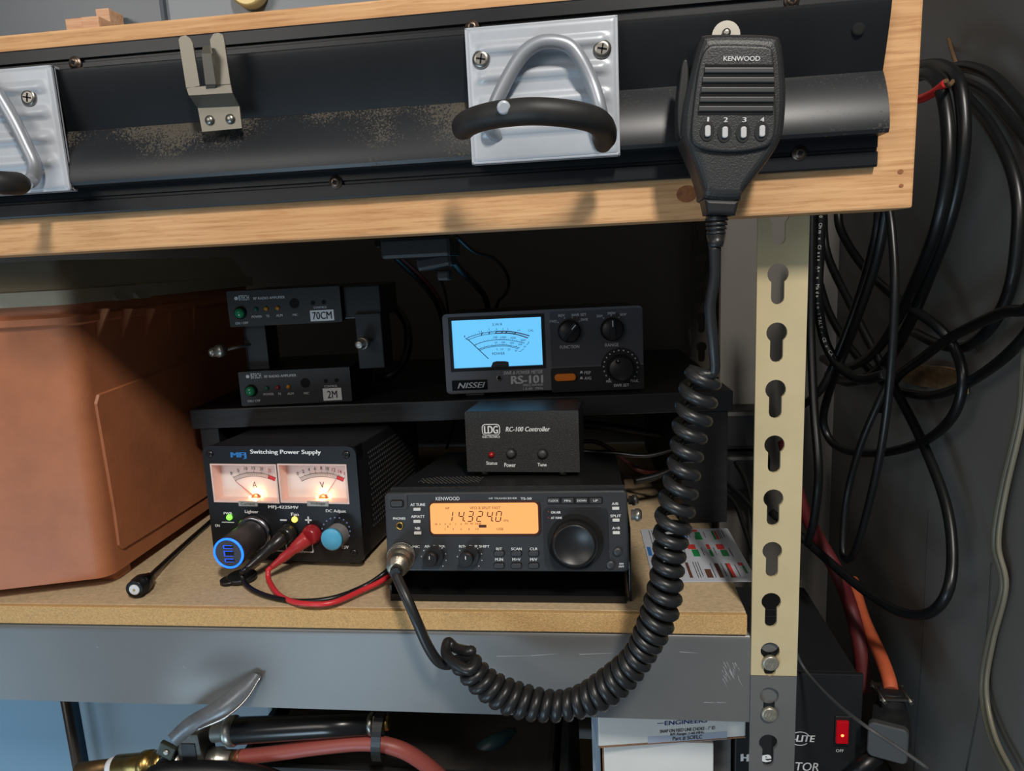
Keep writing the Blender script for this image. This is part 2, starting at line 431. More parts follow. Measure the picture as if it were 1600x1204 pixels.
for (px, py) in ((1202, 1036), (1199, 1116)):
    c = onY(px, py, -.002); c = Vector((.0131, 0, c.z + .9))
    mb = MB().lathe([(0, .0058), (.0022, .0058), (.003, .0052), (.0032, .0046)], c, (0, -1, 0), 24)
    for k in range(3): mb.box((-.0026 + k * .002, -.0036, -.0028), (-.0018 + k * .002, -.0031, .0028), Matrix.Translation(c) @ Matrix.Rotation(rad(25), 4, 'Y'))
    mb.build('rivet', riv, t)
    mb = MB().prism(disc(.0131, c.z + .0125 , .0066), .0028, .0034); mb.build('slot_backing', greym, t)
t = thing('rear_slotted_post', 'dark slotted post at the back corner seen left of the hanging microphone', 'shelf post', (.018, .452, -.9))
mb = MB(); slotted(mb, [.245 - .0381 * k + .9 for k in range(-3, 20)], 0, 1.30, PW, .0022, .0131); mb.box((PW - .0022, -.03, 0), (PW, 0, 1.30))
mb.build('post_angle', mat('brown_enamel', srgb(70, 62, 54), .5), t)
# upper and lower shelf boards
tag(MB().box((-1.1, 0, .385), (.080, .457, .400)).build('upper_shelf_board', board), 'particle board of the upper shelf behind the pine beam', 'shelf board')  # right end extended past the post to shade the back wall
tag(MB().box((-1.1, .003, -.466), (-.001, .457, -.45)).build('lower_shelf_board', board), 'particle board of the lower shelf under the boxes', 'shelf board')

# ================================================================== PINE BEAM
pine = wood_mat('pine', srgb(196, 148, 102), srgb(220, 174, 126), (1.6, 34, 60))
t = thing('pine_beam', 'long pine two-by-six carrying the black rail across the top', 'wooden beam', (-.2, -.021, .275))
mb = MB(); mb.box((-.60, -.019, 0), (.2765, .0185, .1355), bev=.0016); mb.build('timber', pine, t)
pk = mat('pine_knot', srgb(150, 92, 52), .6, var=.3, vscale=300)
for px, py, rr in ((1073, 303, .006), (1407, 268, .0016), (1408, 290, .0013)):
    p = onY(px, py, -.0402) - Vector((-.2, -.021, .275))
    MB().add([(p.x + rr * math.cos(a), -.0193, p.z + rr * .8 * math.sin(a)) for a in [2 * PI * k / 20 for k in range(20)]], [list(range(20))]).build('knot', pk, t)

# ================================================================== BLACK RAIL
railm = mat('black_anodised', srgb(28, 30, 33), .36, .3, bump=.02, bscale=300, var=.18, vscale=14)
dusty = mat('dusty_rail', srgb(36, 38, 41), .40, .2, var=.12, vscale=14)
def _dust(m_):
    nt = m_.node_tree; N = nt.nodes; L = nt.links; b = N['Principled BSDF']
    old = b.inputs['Base Color'].links[0].from_socket
    tc = N.new('ShaderNodeTexCoord'); sp = N.new('ShaderNodeSeparateXYZ'); L.new(tc.outputs['Object'], sp.inputs[0])
    a = N.new('ShaderNodeTexNoise'); a.inputs['Scale'].default_value = 16; a.inputs['Detail'].default_value = 5; L.new(tc.outputs['Object'], a.inputs[0])
    f = N.new('ShaderNodeTexNoise'); f.inputs['Scale'].default_value = 900; f.inputs['Detail'].default_value = 3; L.new(tc.outputs['Object'], f.inputs[0])
    zr = N.new('ShaderNodeMapRange'); zr.inputs[1].default_value = .034; zr.inputs[2].default_value = .056; L.new(sp.outputs['Z'], zr.inputs[0])
    xr = N.new('ShaderNodeMapRange'); xr.inputs[1].default_value = -.05; xr.inputs[2].default_value = -.2; xr.inputs[3].default_value = .0; xr.inputs[4].default_value = 1; L.new(sp.outputs['X'], xr.inputs[0])
    m1 = N.new('ShaderNodeMath'); m1.operation = 'MULTIPLY'; L.new(zr.outputs[0], m1.inputs[0]); L.new(xr.outputs[0], m1.inputs[1])
    m2 = N.new('ShaderNodeMath'); m2.operation = 'MULTIPLY_ADD'; L.new(m1.outputs[0], m2.inputs[0]); m2.inputs[1].default_value = .22; L.new(a.outputs['Fac'], m2.inputs[2])
    m3 = N.new('ShaderNodeMath'); m3.operation = 'MULTIPLY_ADD'; L.new(f.outputs['Fac'], m3.inputs[0]); m3.inputs[1].default_value = .75; L.new(m2.outputs[0], m3.inputs[2])
    rp = N.new('ShaderNodeValToRGB'); rp.color_ramp.elements[0].position = .705; rp.color_ramp.elements[1].position = .80
    m5 = N.new('ShaderNodeMath'); m5.operation = 'MULTIPLY'; L.new(m3.outputs[0], m5.inputs[0]); m5.inputs[1].default_value = .7; L.new(m5.outputs[0], rp.inputs[0])
    mx = N.new('ShaderNodeMixRGB'); L.new(rp.outputs[0], mx.inputs[0]); L.new(old, mx.inputs[1]); mx.inputs[2].default_value = srgb(82, 76, 66); L.new(mx.outputs[0], b.inputs['Base Color'])
    rr = N.new('ShaderNodeMapRange'); rr.inputs[3].default_value = .38; rr.inputs[4].default_value = .9; L.new(rp.outputs[0], rr.inputs[0]); L.new(rr.outputs[0], b.inputs['Roughness'])
_dust(dusty)
RX0, RX1 = -.8, .0545
t = thing('black_metal_rail', 'long black anodised rail with dusty ledge screwed along the pine beam', 'rail', (0, -.0401, .29))
def extr(prof, xa, xb, m_, name):
    mb = MB(); n = len(prof)
    vs = [(xa, y, z) for y, z in prof] + [(xb, y, z) for y, z in prof]
    fs = [[i, (i + 1) % n, n + (i + 1) % n, n + i] for i in range(n)] + [list(range(n))[::-1], [n + i for i in range(n)]]
    mb.add(vs, fs); return mb.build(name, m_, t)
zz = lambda z: z - .29
# flanges (screw strips) at top and bottom
extr([(0, zz(.2985)), (-.0042, zz(.2985)), (-.0048, zz(.2995)), (-.0048, zz(.3065)), (-.0030, zz(.3072)), (-.0030, zz(.3085)), (-.0040, zz(.3092)), (-.0040, zz(.3185)), (0, zz(.3185))], RX0, RX1, railm, 'lower_flange')
extr([(0, zz(.3835)), (-.0042, zz(.3835)), (-.0042, zz(.3890)), (-.0024, zz(.3898)), (-.0024, zz(.3910)), (-.0046, zz(.3918)), (-.0046, zz(.3985)), (-.0038, zz(.3995)), (0, zz(.3995))], RX0, RX1, railm, 'upper_flange')
zt, zw, zb = .3845, .3492, .3150
up = [(-.0002, zz(zt)), (-.0105, zz(zt)), (-.0125, zz(zt - .001))]
for k in range(1, 25):
    s_ = k / 24; up.append((-.0125 + .0085 * (s_ ** 1.3), zz(zt - .001 + (zw - zt + .001) * s_)))
up.append((-.0002, zz(zw)))
extr(up, RX0, .0555, railm, 'upper_cover')
lo = [(-.0002, zz(zw)), (-.0042, zz(zw))]
for k in range(1, 41):
    s_ = k / 40; lo.append((-.0042 - .0128 * math.sin(s_ * PI / 2) ** .9, zz(zw + (zb + .002 - zw) * s_)))
lo += [(-.016, zz(zb)), (-.0002, zz(zb))]
extr(lo, RX0, .0555, dusty, 'lower_cover')
def robertson(px, py, Yp, par, off, r=.0042):
    c = onY(px, py, Yp) - off
    mb = MB().lathe([(0, r), (.0006, r), (.0007, r * .8), (.0018, r * .7), (.0024, r * .45), (.0024, r * .3)], c, (0, -1, 0), 22)
    o = mb.build('screw', mat('bronze_screw', srgb(120, 104, 92), .4, .9, var=.3, vscale=600), par)
    MB().box((-r * .3, -.0026, -r * .3), (r * .3, -.0020, r * .3), Matrix.Translation(c) @ Matrix.Rotation(rad(20), 4, 'Y')).build('socket', darkhole, o)
RO = Vector((0, -.0401, .29))
for px, py in ((118, 99), (738, 43), (1237, 1), (525, 285), (1249, 240)): robertson(px, py, -.0445, t, RO)
for px, py in ((1341, 46),):
    c = onY(px, py, -.050) - RO
    MB().lathe([(0, .0034), (.0008, .0034), (.0009, .002)], c, (0, -1, 0), 16).build('rivet_hole', darkhole, t)

# ================================================================== CASE HANDLES
platem = mat('grey_plate_enamel', srgb(176, 181, 188), .35, .1, bump=.05, bscale=200, var=.05, vscale=40)
rodm = mat('satin_rod', srgb(156, 161, 168), .38, .35)
gripm = mat('rubber_grip', srgb(36, 35, 34), .55, var=.25, vscale=90, speck=(srgb(96, 90, 82), 60, .74))
def handle(dx, arch, grip, label, screws, rolled, patch=None):
    Yp = -.0585
    base = Vector((-.131 + dx, Yp, .313))
    t = thing('case_handle', label, 'handle', base, group='handles on the black rail')
    x0, x1, z0, z1 = -.0425, .0425, -.001, .0725
    # plate with embossed ribs
    nx, nz = 44, 60; vs = []; fs = []
    for j in range(nz + 1):
        for i in range(nx + 1):
            x = x0 + (x1 - x0) * i / nx; z = z0 + (z1 - z0) * j / nz
            u = min(1, max(0, (min(x - x0, x1 - x) - .005) / .004)); v_ = min(1, max(0, (min(z - z0, z1 - z) - .006) / .003))
            y = -.0021 * u * v_ * max(0, math.sin(z * 2 * PI / .0145 + .6)) ** .7
            e = min(x - x0, x1 - x, z - z0, z1 - z)
            if e < .0016: y += (.0016 - e) * 1.2
            vs.append((x, y, z))
    for j in range(nz):
        for i in range(nx):
            a = j * (nx + 1) + i; fs.append([a, a + 1, a + nx + 2, a + nx + 1])
    mb = MB().add(vs, fs, None, True)
    mb.box((x0, .0012, z0), (x1, .0040, z1), bev=.001)
    for a, b, c_, d in ((x0, .0, x0 + .0016, 1), (x1 - .0016, 0, x1, 1)): mb.box((a, .0005, z0), (c_, .0045 if rolled else .008, z1), bev=.0006)
    mb.box((x0, .0005, z1 - .0016), (x1, .008, z1), bev=.0006); mb.box((x0, .0005, z0), (x1, .008, z0 + .0016), bev=.0006)
    mb.build('plate', platem, t)
    for px, py in screws:
        c = onY(px, py, Yp) - base
        o = MB().lathe([(0, .0050), (.0008, .0050), (.0016, .0042), (.0019, .003)], c, (0, -1, 0), 24).build('screw', steel, t)
        M_ = Matrix.Translation(c) @ Matrix.Rotation(rad(12), 4, 'Y')
        MB().box((-.0026, -.0022, -.0004), (.0026, -.0017, .0004), M_).box((-.0004, -.0022, -.0026), (.0004, -.0017, .0026), M_).build('cross_slot', darkhole, o)
    P = catmull([onY(a, b, y_) - base for a, b, y_ in arch], 8)
    MB().tube(P, .0040, 16).build('wire_bail', rodm, t)
    P = catmull([onY(a, b, y_) - base for a, b, y_ in grip], 8)
    n = len(P); R_ = [.0066 * min(1, .72 + 4 * min(i, n - 1 - i) / n) for i in range(n)]
    g = MB().tube(P, .005, 18, radii=R_).build('rubber_grip', gripm, t)
    if patch:
        c = onY(patch[0], patch[1], patch[2]) - base
        mb = MB().lathe([(0, .0034), (.0004, .0033), (.0007, .002)], c, CAMP - (c + base), 14)
        mb.build('worn_patch', platem, g)
    return t
handle(0, [(778, 214, -.056), (765, 196, -.064), (775, 160, -.066), (800, 110, -.066), (822, 80, -.066), (850, 66, -.066), (885, 70, -.066), (905, 90, -.066), (925, 130, -.066), (937, 170, -.068), (941, 205, -.064), (936, 222, -.056)],
       [(720, 205, -.086), (732, 192, -.096), (770, 180, -.106), (830, 174, -.112), (890, 178, -.108), (930, 188, -.098), (944, 205, -.084), (942, 226, -.070)],
       'whole grey handle plate with silver bail and black rubber grip, left of the microphone', [(752, 93), (941, 77)], False, (787, 168, -.1165))
handle(-.3385, [(-60, 100, -.066), (-40, 120, -.066), (-10, 140, -.066), (5, 160, -.066), (25, 195, -.066), (42, 230, -.066), (54, 258, -.066), (50, 280, -.066), (40, 286, -.075)],
       [(38, 287, -.080), (10, 286, -.092), (-20, 284, -.098), (-60, 284, -.1), (-100, 284, -.098)],
       'cut-off grey handle plate at the left edge of the rail', [(46, 153)], True)

# ================================================================== SPRING CLIP
base = onY(345, 200, -.057)
t = thing('spring_clip', 'nickel clip with two prongs and a centre tongue screwed to the black rail', 'clip', base)
q = lambda px, py, y_: onY(px, py, y_) - base
def sheet(rows, th=.0012):
    """rows of (left,right) points, made into a bent sheet"""
    mb = MB(); n = len(rows); vs = []; fs = []
    for off in (0, th):
        for a, b in rows: vs += [a + Vector((0, off, 0)), b + Vector((0, off, 0))]
    for k in range(n - 1):
        i = 2 * k; fs += [[i, i + 1, i + 3, i + 2], [2 * n + i, 2 * n + i + 2, 2 * n + i + 3, 2 * n + i + 1], [i, i + 2, 2 * n + i + 2, 2 * n + i], [i + 1, 2 * n + i + 1, 2 * n + i + 3, i + 3]]
    fs += [[0, 2 * n, 2 * n + 1, 1], [2 * n - 2, 2 * n - 1, 4 * n - 1, 4 * n - 2]]
    mb.add(vs, fs); return mb
Yf, Yo = -.0590, -.0690
sheet([(q(279, 66, Yo), q(300, 62, Yo)), (q(283, 58, Yo), q(296, 58, Yo)), (q(279, 66, Yo), q(300, 62, Yo)), (q(292, 142, Yo), q(313, 139, Yo))][2:]).build('prong', clipm, t)
mb = MB().prism([(q(*p, Yo).x, q(*p, Yo).z) for p in ((291, 138), (279, 62), (282, 57), (290, 55), (297, 60), (301, 68), (312, 134))], q(0, 0, Yo).y, q(0, 0, Yo).y + .0012)
COLD = bpy.data.objects; 
for o_ in [c for c in t.children]: bpy.data.objects.remove(o_)
mb.build('prong', clipm, t)
MB().prism([(q(*p, Yo).x, q(*p, Yo).z) for p in ((337, 134), (328, 62), (333, 53), (341, 51), (348, 54), (350, 62), (360, 132))], q(0, 0, Yo).y, q(0, 0, Yo).y + .0012).build('prong', clipm, t)
sheet([(q(317, 71, Yo - .003), q(328, 71, Yo - .003)), (q(315, 84, Yo - .006), q(330, 83, Yo - .006)), (q(321, 132, Yo - .003), q(337, 131, Yo - .003)), (q(322, 139, Yo), q(336, 138, Yo))]).build('tongue', clipm, t)
sheet([(q(291, 137, Yo), q(360, 131, Yo)), (q(295, 149, Yo), q(363, 145, Yo)), (q(309, 169, Yf), q(374, 166, Yf)), (q(316, 206, Yf), q(378, 200, Yf))]).build('bracket_plate', clipm, t)
for px, py in ((328, 188), (360, 186)):
    MB().lathe([(0, .0030), (.0010, .0027), (.0018, .0017), (.0020, .0004)], q(px, py, Yf), (0, -1, 0), 18).build('screw', steel, t)

# ================================================================== CLEAR STORAGE BINS above
binm = mat('smoky_bin_plastic', srgb(84, 92, 100), .28, var=.12, vscale=6)
binm2 = mat('pale_bin_plastic', srgb(112, 120, 128), .3, var=.12, vscale=8)
tag(MB().box((-.62, .03, .4005), (-.4015, .36, .52), bev=.003).build('storage_bin', binm), 'smoky grey plastic bin on the upper shelf behind the wood blocks', 'bin')
tag(MB().box((-.4005, .03, .4005), (-.10, .36, .52), bev=.003).build('storage_bin', binm2), 'paler grey bin on the upper shelf, right of the smoky one', 'bin')
blk = wood_mat('pale_block', srgb(196, 150, 118), srgb(222, 182, 150))
def px_block(x0, y0, x1, y1, Y0, d, lab):
    a = onY(x0, y1, Y0); b = onY(x1, y0, Y0)
    c = Vector(((a.x + b.x) / 2, Y0, .4005))
    o = MB().box((a.x - c.x, 0, 0), (b.x - c.x, d, b.z - .4005), bev=.0008).build('wood_block', blk); o.location = c
    tag(o, lab, 'block', 'wood offcuts on the upper shelf')
px_block(103, 27, 127, 44, -.010, .018, 'small split wood offcut at the left end of the offcut row on the upper shelf')
px_block(128, 24, 153, 44, -.013, .018, 'square wood offcut in the middle of the row on the upper shelf')
px_block(152, 12, 169, 40, .012, .016, 'upright wood offcut standing tallest, at the right of the row')
o = MB().lathe([(0, .0115), (.003, .0125), (.009, .0125), (.0105, .011)], (0, 0, 0), (0, -1, 0), 36).build('brass_lid', mat('pale_brass', srgb(214, 196, 140), .4, .3))
o.location = onY(395, -13, .0295)
tag(o, 'round pale yellow lid standing against the paler bin', 'lid')

# ================================================================== TOOLBOX
brown = mat('brown_plastic', srgb(172, 106, 70), .5, bump=.3, bscale=120, var=.10, vscale=25, speck=(srgb(196, 150, 122), 45, .70))
lidm = mat('taupe_plastic', srgb(150, 146, 128), .5, bump=.1, bscale=200, var=.06, vscale=30)
zb_, zt_ = .009, .2385
A = Vector((-.5136, .03)); T0 = Vector((-.5035, .022))
dF = Vector((-.957, -.29)); dS = Vector((-.02, 1.0)).normalized()
base = Vector((A.x - .1, A.y + .1, 0))
t = thing('tool_box', 'large scuffed brown plastic tool box with taupe lid at the left', 'tool box', base)
def ringpts(c, dF_, lf, ls, r=.012):
    a = c; b = c + dF_ * lf; d = c + dS * ls; e = b + dS * ls
    pts = []
    P = [b, a, d, e]
    for i in range(4):
        p, q_, s_ = P[i - 1], P[i], P[(i + 1) % 4]
        e1 = (p - q_).normalized(); e2 = (s_ - q_).normalized()
        s0 = q_ + e1 * r; s1 = q_ + e2 * r
        for k in range(12):
            u = k / 11; pts.append((1 - u) ** 2 * s0 + 2 * u * (1 - u) * q_ + u * u * s1)
    return pts
def loft(mb, rings):
    n = len(rings[0][0]); vs = []; fs = []
    for pts, z in rings: vs += [(p.x - base.x, p.y - base.y, z) for p in pts]
    for k in range(len(rings) - 1):
        for i in range(n):
            j = (i + 1) % n; fs.append([k * n + i, k * n + j, (k + 1) * n + j, (k + 1) * n + i])
    fs += [list(range(n))[::-1], [(len(rings) - 1) * n + i for i in range(n)]]
    mb.add(vs, fs); return mb
R0 = ringpts(A, dF, .26, .27); R1 = ringpts(T0, dF, .28, .30)
lerp = lambda s_: [a.lerp(b, s_) for a, b in zip(R0, R1)]
mb = loft(MB(), [(lerp(0), zb_ + .002), (lerp(.01), zb_ + .006), (lerp(.93), .222), (ringpts(T0 + Vector((.003, -.003)), dF, .286, .306), .224), (ringpts(T0 + Vector((.003, -.003)), dF, .286, .306), .229), (lerp(.96), .231), (lerp(1), zt_)])
mb.build('body', brown, t)
mb = loft(MB(), [(ringpts(T0 + Vector((.006, -.006)), dF, .29, .312), zt_ + .0002), (ringpts(T0 + Vector((.006, -.006)), dF, .29, .312), .2495), (ringpts(T0 + Vector((.001, -.001)), dF, .28, .302), .2505), (ringpts(T0 + Vector((-.008, .01)), dF, .26, .28), .2722)])
mb.build('lid', lidm, t)
# side-face frame for the raised panel and gussets
def side(px, py, n=0.):
    # plane through bottom edge and top edge of the side face
    p0 = Vector((A.x, A.y, zb_)); e1 = Vector((dS.x, dS.y, 0)); e2 = Vector((T0.x, T0.y, zt_)) - p0
    nn = e1.cross(e2).normalized(); nn = nn if nn.x > 0 else -nn
    p0 = p0 + nn * n; d = ray(px, py); return CAMP + d * ((p0 - CAMP).dot(nn) / d.dot(nn)) - base, nn
P = [(151, 616), (240, 583), (340, 547), (395, 527), (395, 735), (322, 775), (240, 828), (190, 858), (183, 852), (176, 800), (147, 630)]
mb = MB(); lo_ = [side(a, b)[0] for a, b in P]; nn = side(0, 0)[1]
cen = sum(lo_, Vector()) / len(lo_); hi = [p + nn * .0018 + (cen - p).normalized() * .0012 for p in lo_]
n = len(P); mb.add(lo_ + hi, [[i, (i + 1) % n, n + (i + 1) % n, n + i] for i in range(n)] + [[n + i for i in range(n)]]); mb.build('raised_side_panel', brown, t)
def gusset(px, py0, py1, depth, m_, wd=.0022):
    p, _ = side(px, py0); q_, _ = side(px + 3, py1); p.z = min(p.z, .2365)
    u = Vector((dS.x, dS.y, 0)) * wd
    pts = [p, p + nn * depth, q_]
    mb = MB().add([a for a in pts] + [a + u for a in pts], [[0, 1, 2], [5, 4, 3], [0, 3, 4, 1], [1, 4, 5, 2], [2, 5, 3, 0]]); return mb.build('gusset', m_, t)
for gx in (148, 186, 222): gusset(gx, 482, 530, .012, brown)
for gx in (262, 300): gusset(gx, 474, 522, .003, brown)
def lidhook(px, py):
    p, _ = side(px, py); p.z = .2385
    u = Vector((dS.x, dS.y, 0)) * .016
    pts = [p + nn * .001, p + nn * .012, p + nn * .003 + Vector((0, 0, .010))]
    return MB().add(pts + [a + u for a in pts], [[0, 1, 2], [5, 4, 3], [0, 3, 4, 1], [1, 4, 5, 2], [2, 5, 3, 0]]).build('lid_hook', lidm, t)
for gx in (166, 200): lidhook(gx, 478)
for s_, f_ in ((.02, .016), (.02, .24), (.22, .016), (.22, .24)):
    p = A + dS * s_ + dF * f_
    MB().box((p.x - base.x - .012, p.y - base.y, 0.0002), (p.x - base.x + .010, p.y - base.y + .02, zb_ + .004), bev=.003).build('foot', brown, t)

# ================================================================== RISER
rblack = mat('black_stained_wood', srgb(27, 27, 28), .48, bump=.5, bscale=120, stretch=(.15, 1, 1), var=.25, vscale=60, speck=(srgb(86, 82, 76), 220, .735))
ZR = .1285
RR = onZ(1145.7, 610, ZR); RL = onZ(295, 640, ZR)
ang = math.atan2(RR.y - RL.y, RR.x - RL.x); LR = (RR - RL).length
t = thing('riser_shelf', 'black stained wooden riser holding the meter and amplifiers above the radio', 'riser', (RL.x, RL.y, 0), Matrix.Rotation(ang, 3, 'Z'))
MB().box((0, 0, ZR - .019), (LR, .285, ZR), bev=.0012).build('top_board', rblack, t)
MB().box((LR - .0245 - .022, .004, .0002), (LR - .0035, .28, ZR - .0192), bev=.001).build('leg', rblack, t)
MB().box((.006, .004, .0002), (.0245, .28, ZR - .0192), bev=.001).build('leg', rblack, t)
RM = Matrix.Translation((RL.x, RL.y, 0)) @ Matrix.Rotation(ang, 4, 'Z')

# ================================================================== RADIO (transceiver)
F = Face((-.2652, .0038, .0302), .26, 8.0)
rw, rh, rd = .180, .0598, .215
radm = mat('radio_charcoal', srgb(46, 48, 51), .42, bump=.1, bscale=900, var=.08, vscale=60, speck=(srgb(96, 94, 90), 260, .74))
radd = mat('radio_dark', srgb(33, 34, 37), .4, bump=.1, bscale=900)
btnm = mat('radio_button', srgb(52, 53, 56), .45)
bkey = mat('pale_key', srgb(206, 206, 202), .5)
t = F.thing('transceiver_radio', 'charcoal radio with lit orange frequency display and big tuning knob', 'radio')
# bezel front
b0 = F.uv(604, 893); 
mb = MB(); mb.prism(rrect(0, 0, rw, rh, .004), -.0, .014, rnd=.0016); mb.build('front_bezel', radm, t)
mb = MB().box((.0022, .0142, .0012), (rw - .0022, rd, rh - .0002), bev=.0015)
# chamfered hood between the bezel and the top
mb.prism(rrect(.001, rh - .004, rw - .001, rh + .0014, .002), .0135, .016)
topm = mat('radio_case', srgb(24, 24, 25), .45, bump=.3, bscale=700, speck=(srgb(130, 124, 112), 320, .70))
mb.build('case', topm, t)
mb = MB()
for i in range(15):
    for j in range(9):
        x = .016 + i * .0034 + (j % 2) * .0017; y = .035 + j * .0034
        if ((x - .043) / .03) ** 2 + ((y - .049) / .017) ** 2 < 1: mb.add([(x + .0009 * math.cos(a), y + .0009 * math.sin(a), rh + .0001) for a in [k * PI / 3 for k in range(6)]], [[0, 1, 2, 3, 4, 5]])
mb.build('speaker_grille', mat('grille_dust', srgb(120, 116, 108), .8), t)
def Rr(x0, y0, x1, y1, r=.0, y=-.0004, d=.0012, n=0., mb=None, rnd=0.):
    a = F.rect(x0, y0, x1, y1, n); mb = mb or MB(); mb.prism(rrect(a[0], a[1], a[2], a[3], r) if r else [(a[0], a[1]), (a[2], a[1]), (a[2], a[3]), (a[0], a[3])], y, y + d, rnd=rnd); return mb
# display
Rr(670, 782, 845, 837, .004, y=-.0008, d=.0014, rnd=.0005).build('display_surround', mat('display_rim', srgb(60, 30, 24), .35), t)
lcd = mat('orange_lcd', srgb(40, 24, 12), .3, emit=srgb(255, 176, 104), estr=1.02)
dsp = Rr(673, 785, 841, 833, .003, y=-.0011, d=.0006).build('display', lcd, t)
lcdink = mat('lcd_segments', srgb(70, 28, 10), .6)
mb = MB()
def seg_digit(cx, cy, w_, h_, segs, mb):
    # seven-segment digit in px space, slanted
    sl = .14
    def bar(x0, y0, x1, y1, th=1.6):
        pts = []
        for (x, y) in ((x0, y0), (x1, y1)): pts.append((cx + (x * w_ / 2) + sl * (-y) * h_ / 2, cy + y * h_ / 2))
        (ax, ay), (bx, by) = pts; dx, dy = bx - ax, by - ay; L_ = math.hypot(dx, dy); nx_, ny_ = -dy / L_ * th / 2, dx / L_ * th / 2
        ax += dx / L_ * .8; bx -= dx / L_ * .8; ay += dy / L_ * .8; by -= dy / L_ * .8
        qd = [F.uv(*p, .0013) for p in ((ax + nx_, ay + ny_), (bx + nx_, by + ny_), (bx - nx_, by - ny_), (ax - nx_, ay - ny_))]
        mb.add([(u, -.0013, v) for u, v in qd], [[0, 1, 2, 3]])
    D = dict(a=(-1, -1, 1, -1), b=(1, -1, 1, 0), c=(1, 0, 1, 1), d=(-1, 1, 1, 1), e=(-1, 0, -1, 1), f=(-1, -1, -1, 0), g=(-1, 0, 1, 0))
    for s_ in segs: bar(*D[s_])
for cx, dg in ((703, 'bc'), (720.5, 'fgbc'), (735, 'abgcd'), (749.5, 'abged'), (765, 'fgbc'), (779, 'abcdef')):
    seg_digit(cx, 806.5, 7.5, 15.5, dg, mb)
for px in (725.5, 769.5): Rr(px - .9, 812.5, px + .9, 814.5, y=-.0014, d=.0002, n=.0013, mb=mb)
for s_, cx, cy, w_, h_ in (('AIP', 699, 793.5, 7, 3.6), ('VFO B SPLIT FAST', 758, 793, 48, 4), ('kHz', 791, 812.5, 8, 4), ('0 1', 684, 818.5, 8, 3), ('3', 695.5, 818.5, 2, 3), ('5', 703.5, 818.5, 2, 3), ('7', 712, 818.5, 2, 3), ('9', 720.5, 818.5, 2, 3), ('20', 728.5, 817.5, 5, 3), ('40', 737, 817.5, 5, 3), ('60dB', 747.5, 817.5, 9, 3), ('2', 695.5, 826, 2, 3), ('4', 708, 826, 2, 3), ('6', 720.5, 826, 2, 3), ('8', 733, 826, 2, 3), ('10', 745.5, 826, 4.5, 3), ('USB', 781.5, 826, 10, 4)):
    F.text(mb, s_, cx, cy, w_, h_, .0011, bold=.0)
Rr(748, 819.5, 760, 824, y=-.0013, d=.0002, n=.0013, mb=mb)
Rr(699.3, 821, 700.3, 824, y=-.0013, d=.0002, n=.0013, mb=mb)
mb.build('display_digits', lcdink, dsp)
# knob
def knob_at(px, py, n, rpx, prof, name, m_, par, rib=None):
    u, v = F.uv(px, py, n); r = F.size(px, py, rpx * 2, rpx * 2, n)[0] / 2
    mb = MB().lathe([(d, k * r) for d, k in prof], (u, 0, v), (0, -1, 0), 40, rib=rib); return mb.build(name, m_, par), (u, v, r)
knobm = mat('knob_black', srgb(28, 28, 29), .38, var=.15, vscale=30)
Rr(849, 791, 951, 890, .006, y=-.0006, d=.0008, rnd=.0004).build('dial_panel', radd, t)
u, v = F.uv(899, 846, .0005)
MB().prism(disc(u, v, .0205, 40), -.0010, .0).build('dial_recess', darkhole, t)
k1, _ = knob_at(898.5, 850, .010, 36.5, [(0, .97), (.001, 1), (.010, 1), (.012, .97)], 'tuning_knob', knobm, t, rib=(64, .0006))
u2, v2 = F.uv(897, 852, .015); r2 = F.size(897, 852, 68, 68, .015)[0] / 2
MB().lathe([(.0119, r2 * 1.0), (.0135, r2 * 1.0), (.0150, r2 * .96), (.0154, r2 * .90), (.0150, r2 * .88), (.0150, .0001)], (u2, 0, v2), (0, -1, 0), 48).build('knob_cap', knobm, k1)
# small concentric knobs
for (px, py), (qx, qy) in (((678, 869), (671, 875)), ((734, 869), (727.5, 875))):
    k_, (u, v, r) = knob_at(px, py, .004, 15, [(0, 1), (.0055, 1), (.006, .95)], 'control_knob', radd, t, rib=(30, .0003))
    uu, vv = F.uv(qx, qy, .012); rr = F.size(qx, qy, 22, 22, .012)[0] / 2
    o_ = MB().lathe([(.006, rr), (.0115, rr), (.012, rr * .92)], (uu, 0, vv), (0, -1, 0), 28).build('inner_knob', knobm, k_)
    MB().box((uu - .0003, -.0123, vv + .0006), (uu + .0003, -.0119, vv + .0030)).build('pointer_mark', white_ink, o_)
# buttons
for x in (780, 807, 834):
    for y in (864, 883):
        Rr(x - 9, y - 5, x + 9, y + 5, .0018, y=-.0002, d=.0006).build('button_recess', darkhole, t)
        Rr(x - 8, y - 3.8, x + 8, y + 4, .0015, y=-.0014, d=.0018, rnd=.0006).build('push_button', btnm, t)
for x, y in ((652, 795), (652, 814), (653, 832), (962, 793.5), (962.5, 812), (963, 831.5)):
    Rr(x - 5.6, y - 2.3, x + 5.6, y + 2.3, .0004, y=-.0012, d=.0014, rnd=.0003).build('pale_key', bkey, t)
Rr(855, 776, 942, 787, .001, y=-.0003, d=.0005).build('button_strip', darkhole, t)
for x in (865, 887, 909, 930.5):
    Rr(x - 9.5, 777.5, x + 9.5, 786, .001, y=-.0012, d=.0014, rnd=.0005).build('push_button', btnm, t)
Rr(606, 771, 637, 795, .002, y=-.0008, d=.001, rnd=.0005).build('switch_bezel', btnm, t)
Rr(610, 780, 632, 792, .0018, y=-.0010, d=.0005).build('switch_recess', darkhole, t)
Rr(611.5, 781.5, 630, 790.5, .0013, y=-.0022, d=.0018, rnd=.0006).build('power_button', btnm, t)
u, v = F.uv(625, 821); o_ = MB().lathe([(0, .0030), (.0008, .0030), (.0008, .0019), (-.001, .0019)], (u, 0, v), (0, -1, 0), 22, cap=False).build('phones_jack', mat('brass', srgb(190, 150, 80), .3, 1.), t)
